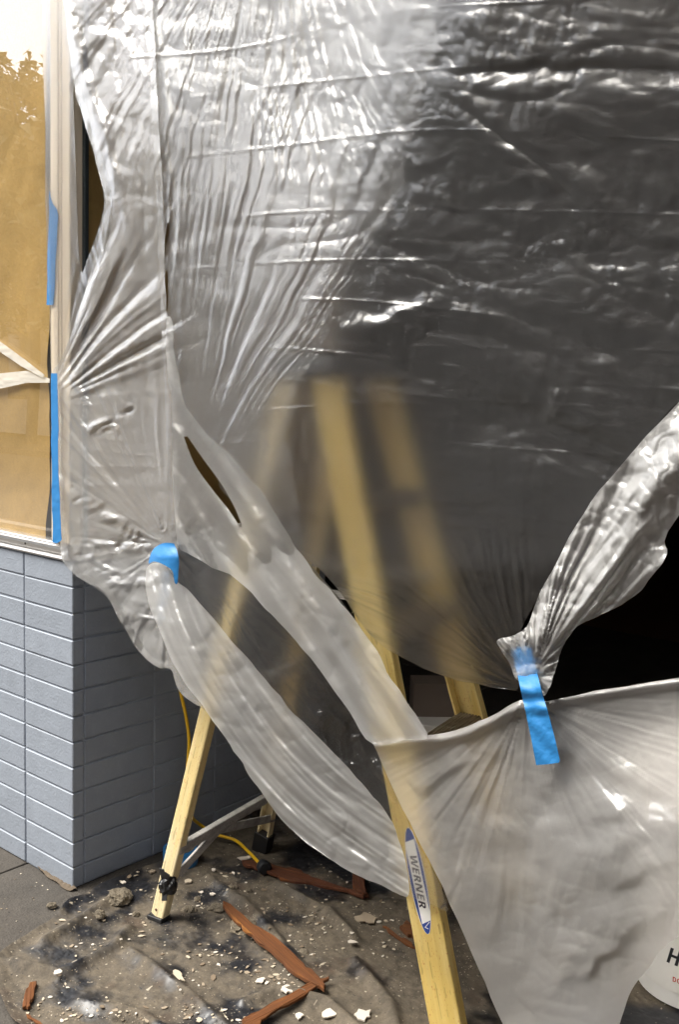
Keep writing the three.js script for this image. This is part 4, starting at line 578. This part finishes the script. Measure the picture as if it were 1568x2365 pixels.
  const bulge = [[curve([[1480, 1905], [1420, 1960], [1350, 2010], [1290, 2080]]), 44, 0.007], [curve([[1568, 1985], [1480, 2010], [1400, 2040]]), 30, 0.006], [curve([[1568, 2080], [1450, 2150], [1330, 2240], [1230, 2340]]), 36, 0.009], [curve([[1500, 1850], [1400, 1850], [1330, 1880]]), 60, 0.006], [curve([[1290, 1770], [1400, 1800], [1568, 1880]]), 34, -0.006], [curve([[1230, 1640], [1250, 1800], [1240, 2000], [1280, 2360]]), 70, -0.009], [curve([[1090, 1740], [1000, 1800], [960, 1830]]), 16, 0.006]];
  part('hanging_panel', sheet(ragged(lo, 2.5, 331), 3.8, (x, y) => {
    let z = 0.035 + 0.05 * sst(1650, 2000, y) * sst(1150, 1450, x) - 0.03 * sst(2000, 2400, y), d = pdist(x, y, rim); z += 0.012 * Math.exp(-((d / 13) ** 2)); d = pdist(x, y, rim2); z += 0.010 * Math.exp(-((d / 11) ** 2));
    for (const f of bulge) z += fold(x, y, f, 85);
    const [p, r] = fan(x, y, 1216, 1608, 16, 81); z += (p - 0.5) * 0.012 * sst(6, 50, r) * Math.exp(-r / 120) + (p - 0.5) * 0.0022 * sst(60, 300, r) * sst(900, 400, r);
    return film(x, y, z + 0.007 * (crumple(x / 170, y / 200, 83) - 0.4) + 0.0016 * fine(x, y + 333));
  }, 0.0008), M.polyLow, low);
}
// ---------------------------------------------------------------- blue masking tape
function tapeStrip(outline, zf, label, st = 3) { return single('masking_tape', sheet(ragged(outline, 1.3, 381), st, (x, y) => film(x, y, zf(x, y)), 0.0007), M.tape, label, 'tape', 'blue masking tape'); }
tapeStrip(smooth([[114, 436], [121, 470], [133, 492], [131, 540], [127, 620], [123, 704], [107, 704], [108, 620], [111, 520]], 4, [0, 5, 6]), () => 0.0065, 'upper blue masking tape strip on the corner post');
tapeStrip(smooth([[117, 861], [131, 862], [133, 960], [134, 1080], [136, 1120], [139, 1180], [141, 1246], [130, 1254], [120, 1252], [120, 1180], [118, 1080], [117, 960]], 4, [0, 1, 6, 8]), (x, y) => 0.044 + 0.002 * Math.abs(vn(x / 12, y / 18, 5) - 0.5) * sst(1090, 1130, y), 'lower blue masking tape strip on the corner post down to the sill');
tapeStrip(smooth([[343, 1300], [352, 1272], [376, 1256], [402, 1255], [412, 1290], [411, 1342], [404, 1346], [398, 1318], [378, 1304], [356, 1296]], 5, [3]), (x, y) => 0.092 - 0.02 * ((x - 385) / 40) ** 2 - 0.012 * sst(1290, 1256, y), 'blue masking tape pinching the sheet above the tiled corner');
tapeStrip(smooth([[380, 1318], [398, 1326], [392, 1360], [384, 1400], [372, 1440], [366, 1400], [372, 1352]], 4), () => 0.034, 'torn blue tape tail under the hem below the left pinch');
tapeStrip([[1184, 1502], [1205, 1492], [1226, 1496], [1240, 1550], [1252, 1600], [1264, 1640], [1280, 1700], [1294, 1756], [1291, 1762], [1266, 1766], [1240, 1768], [1226, 1700], [1212, 1630], [1198, 1570]], (x, y) => lerp(0.034, 0.072, sst(1530, 1590, y)) + 0.003 * Math.sin(y / 7) * Math.exp(-(((y - 1620) / 36) ** 2)) + 0.0012 * Math.sin((x - y) / 9), 'long blue masking tape strip gathering the sheet at the right');

// ---------------------------------------------------------------- draw
const renderer = new THREE.WebGLRenderer({ antialias: true });
renderer.setSize(W0, H0); renderer.shadowMap.enabled = true; renderer.shadowMap.type = THREE.PCFSoftShadowMap;
renderer.toneMapping = THREE.LinearToneMapping; renderer.toneMappingExposure = EXPOSURE;
renderer.render(scene, camera);
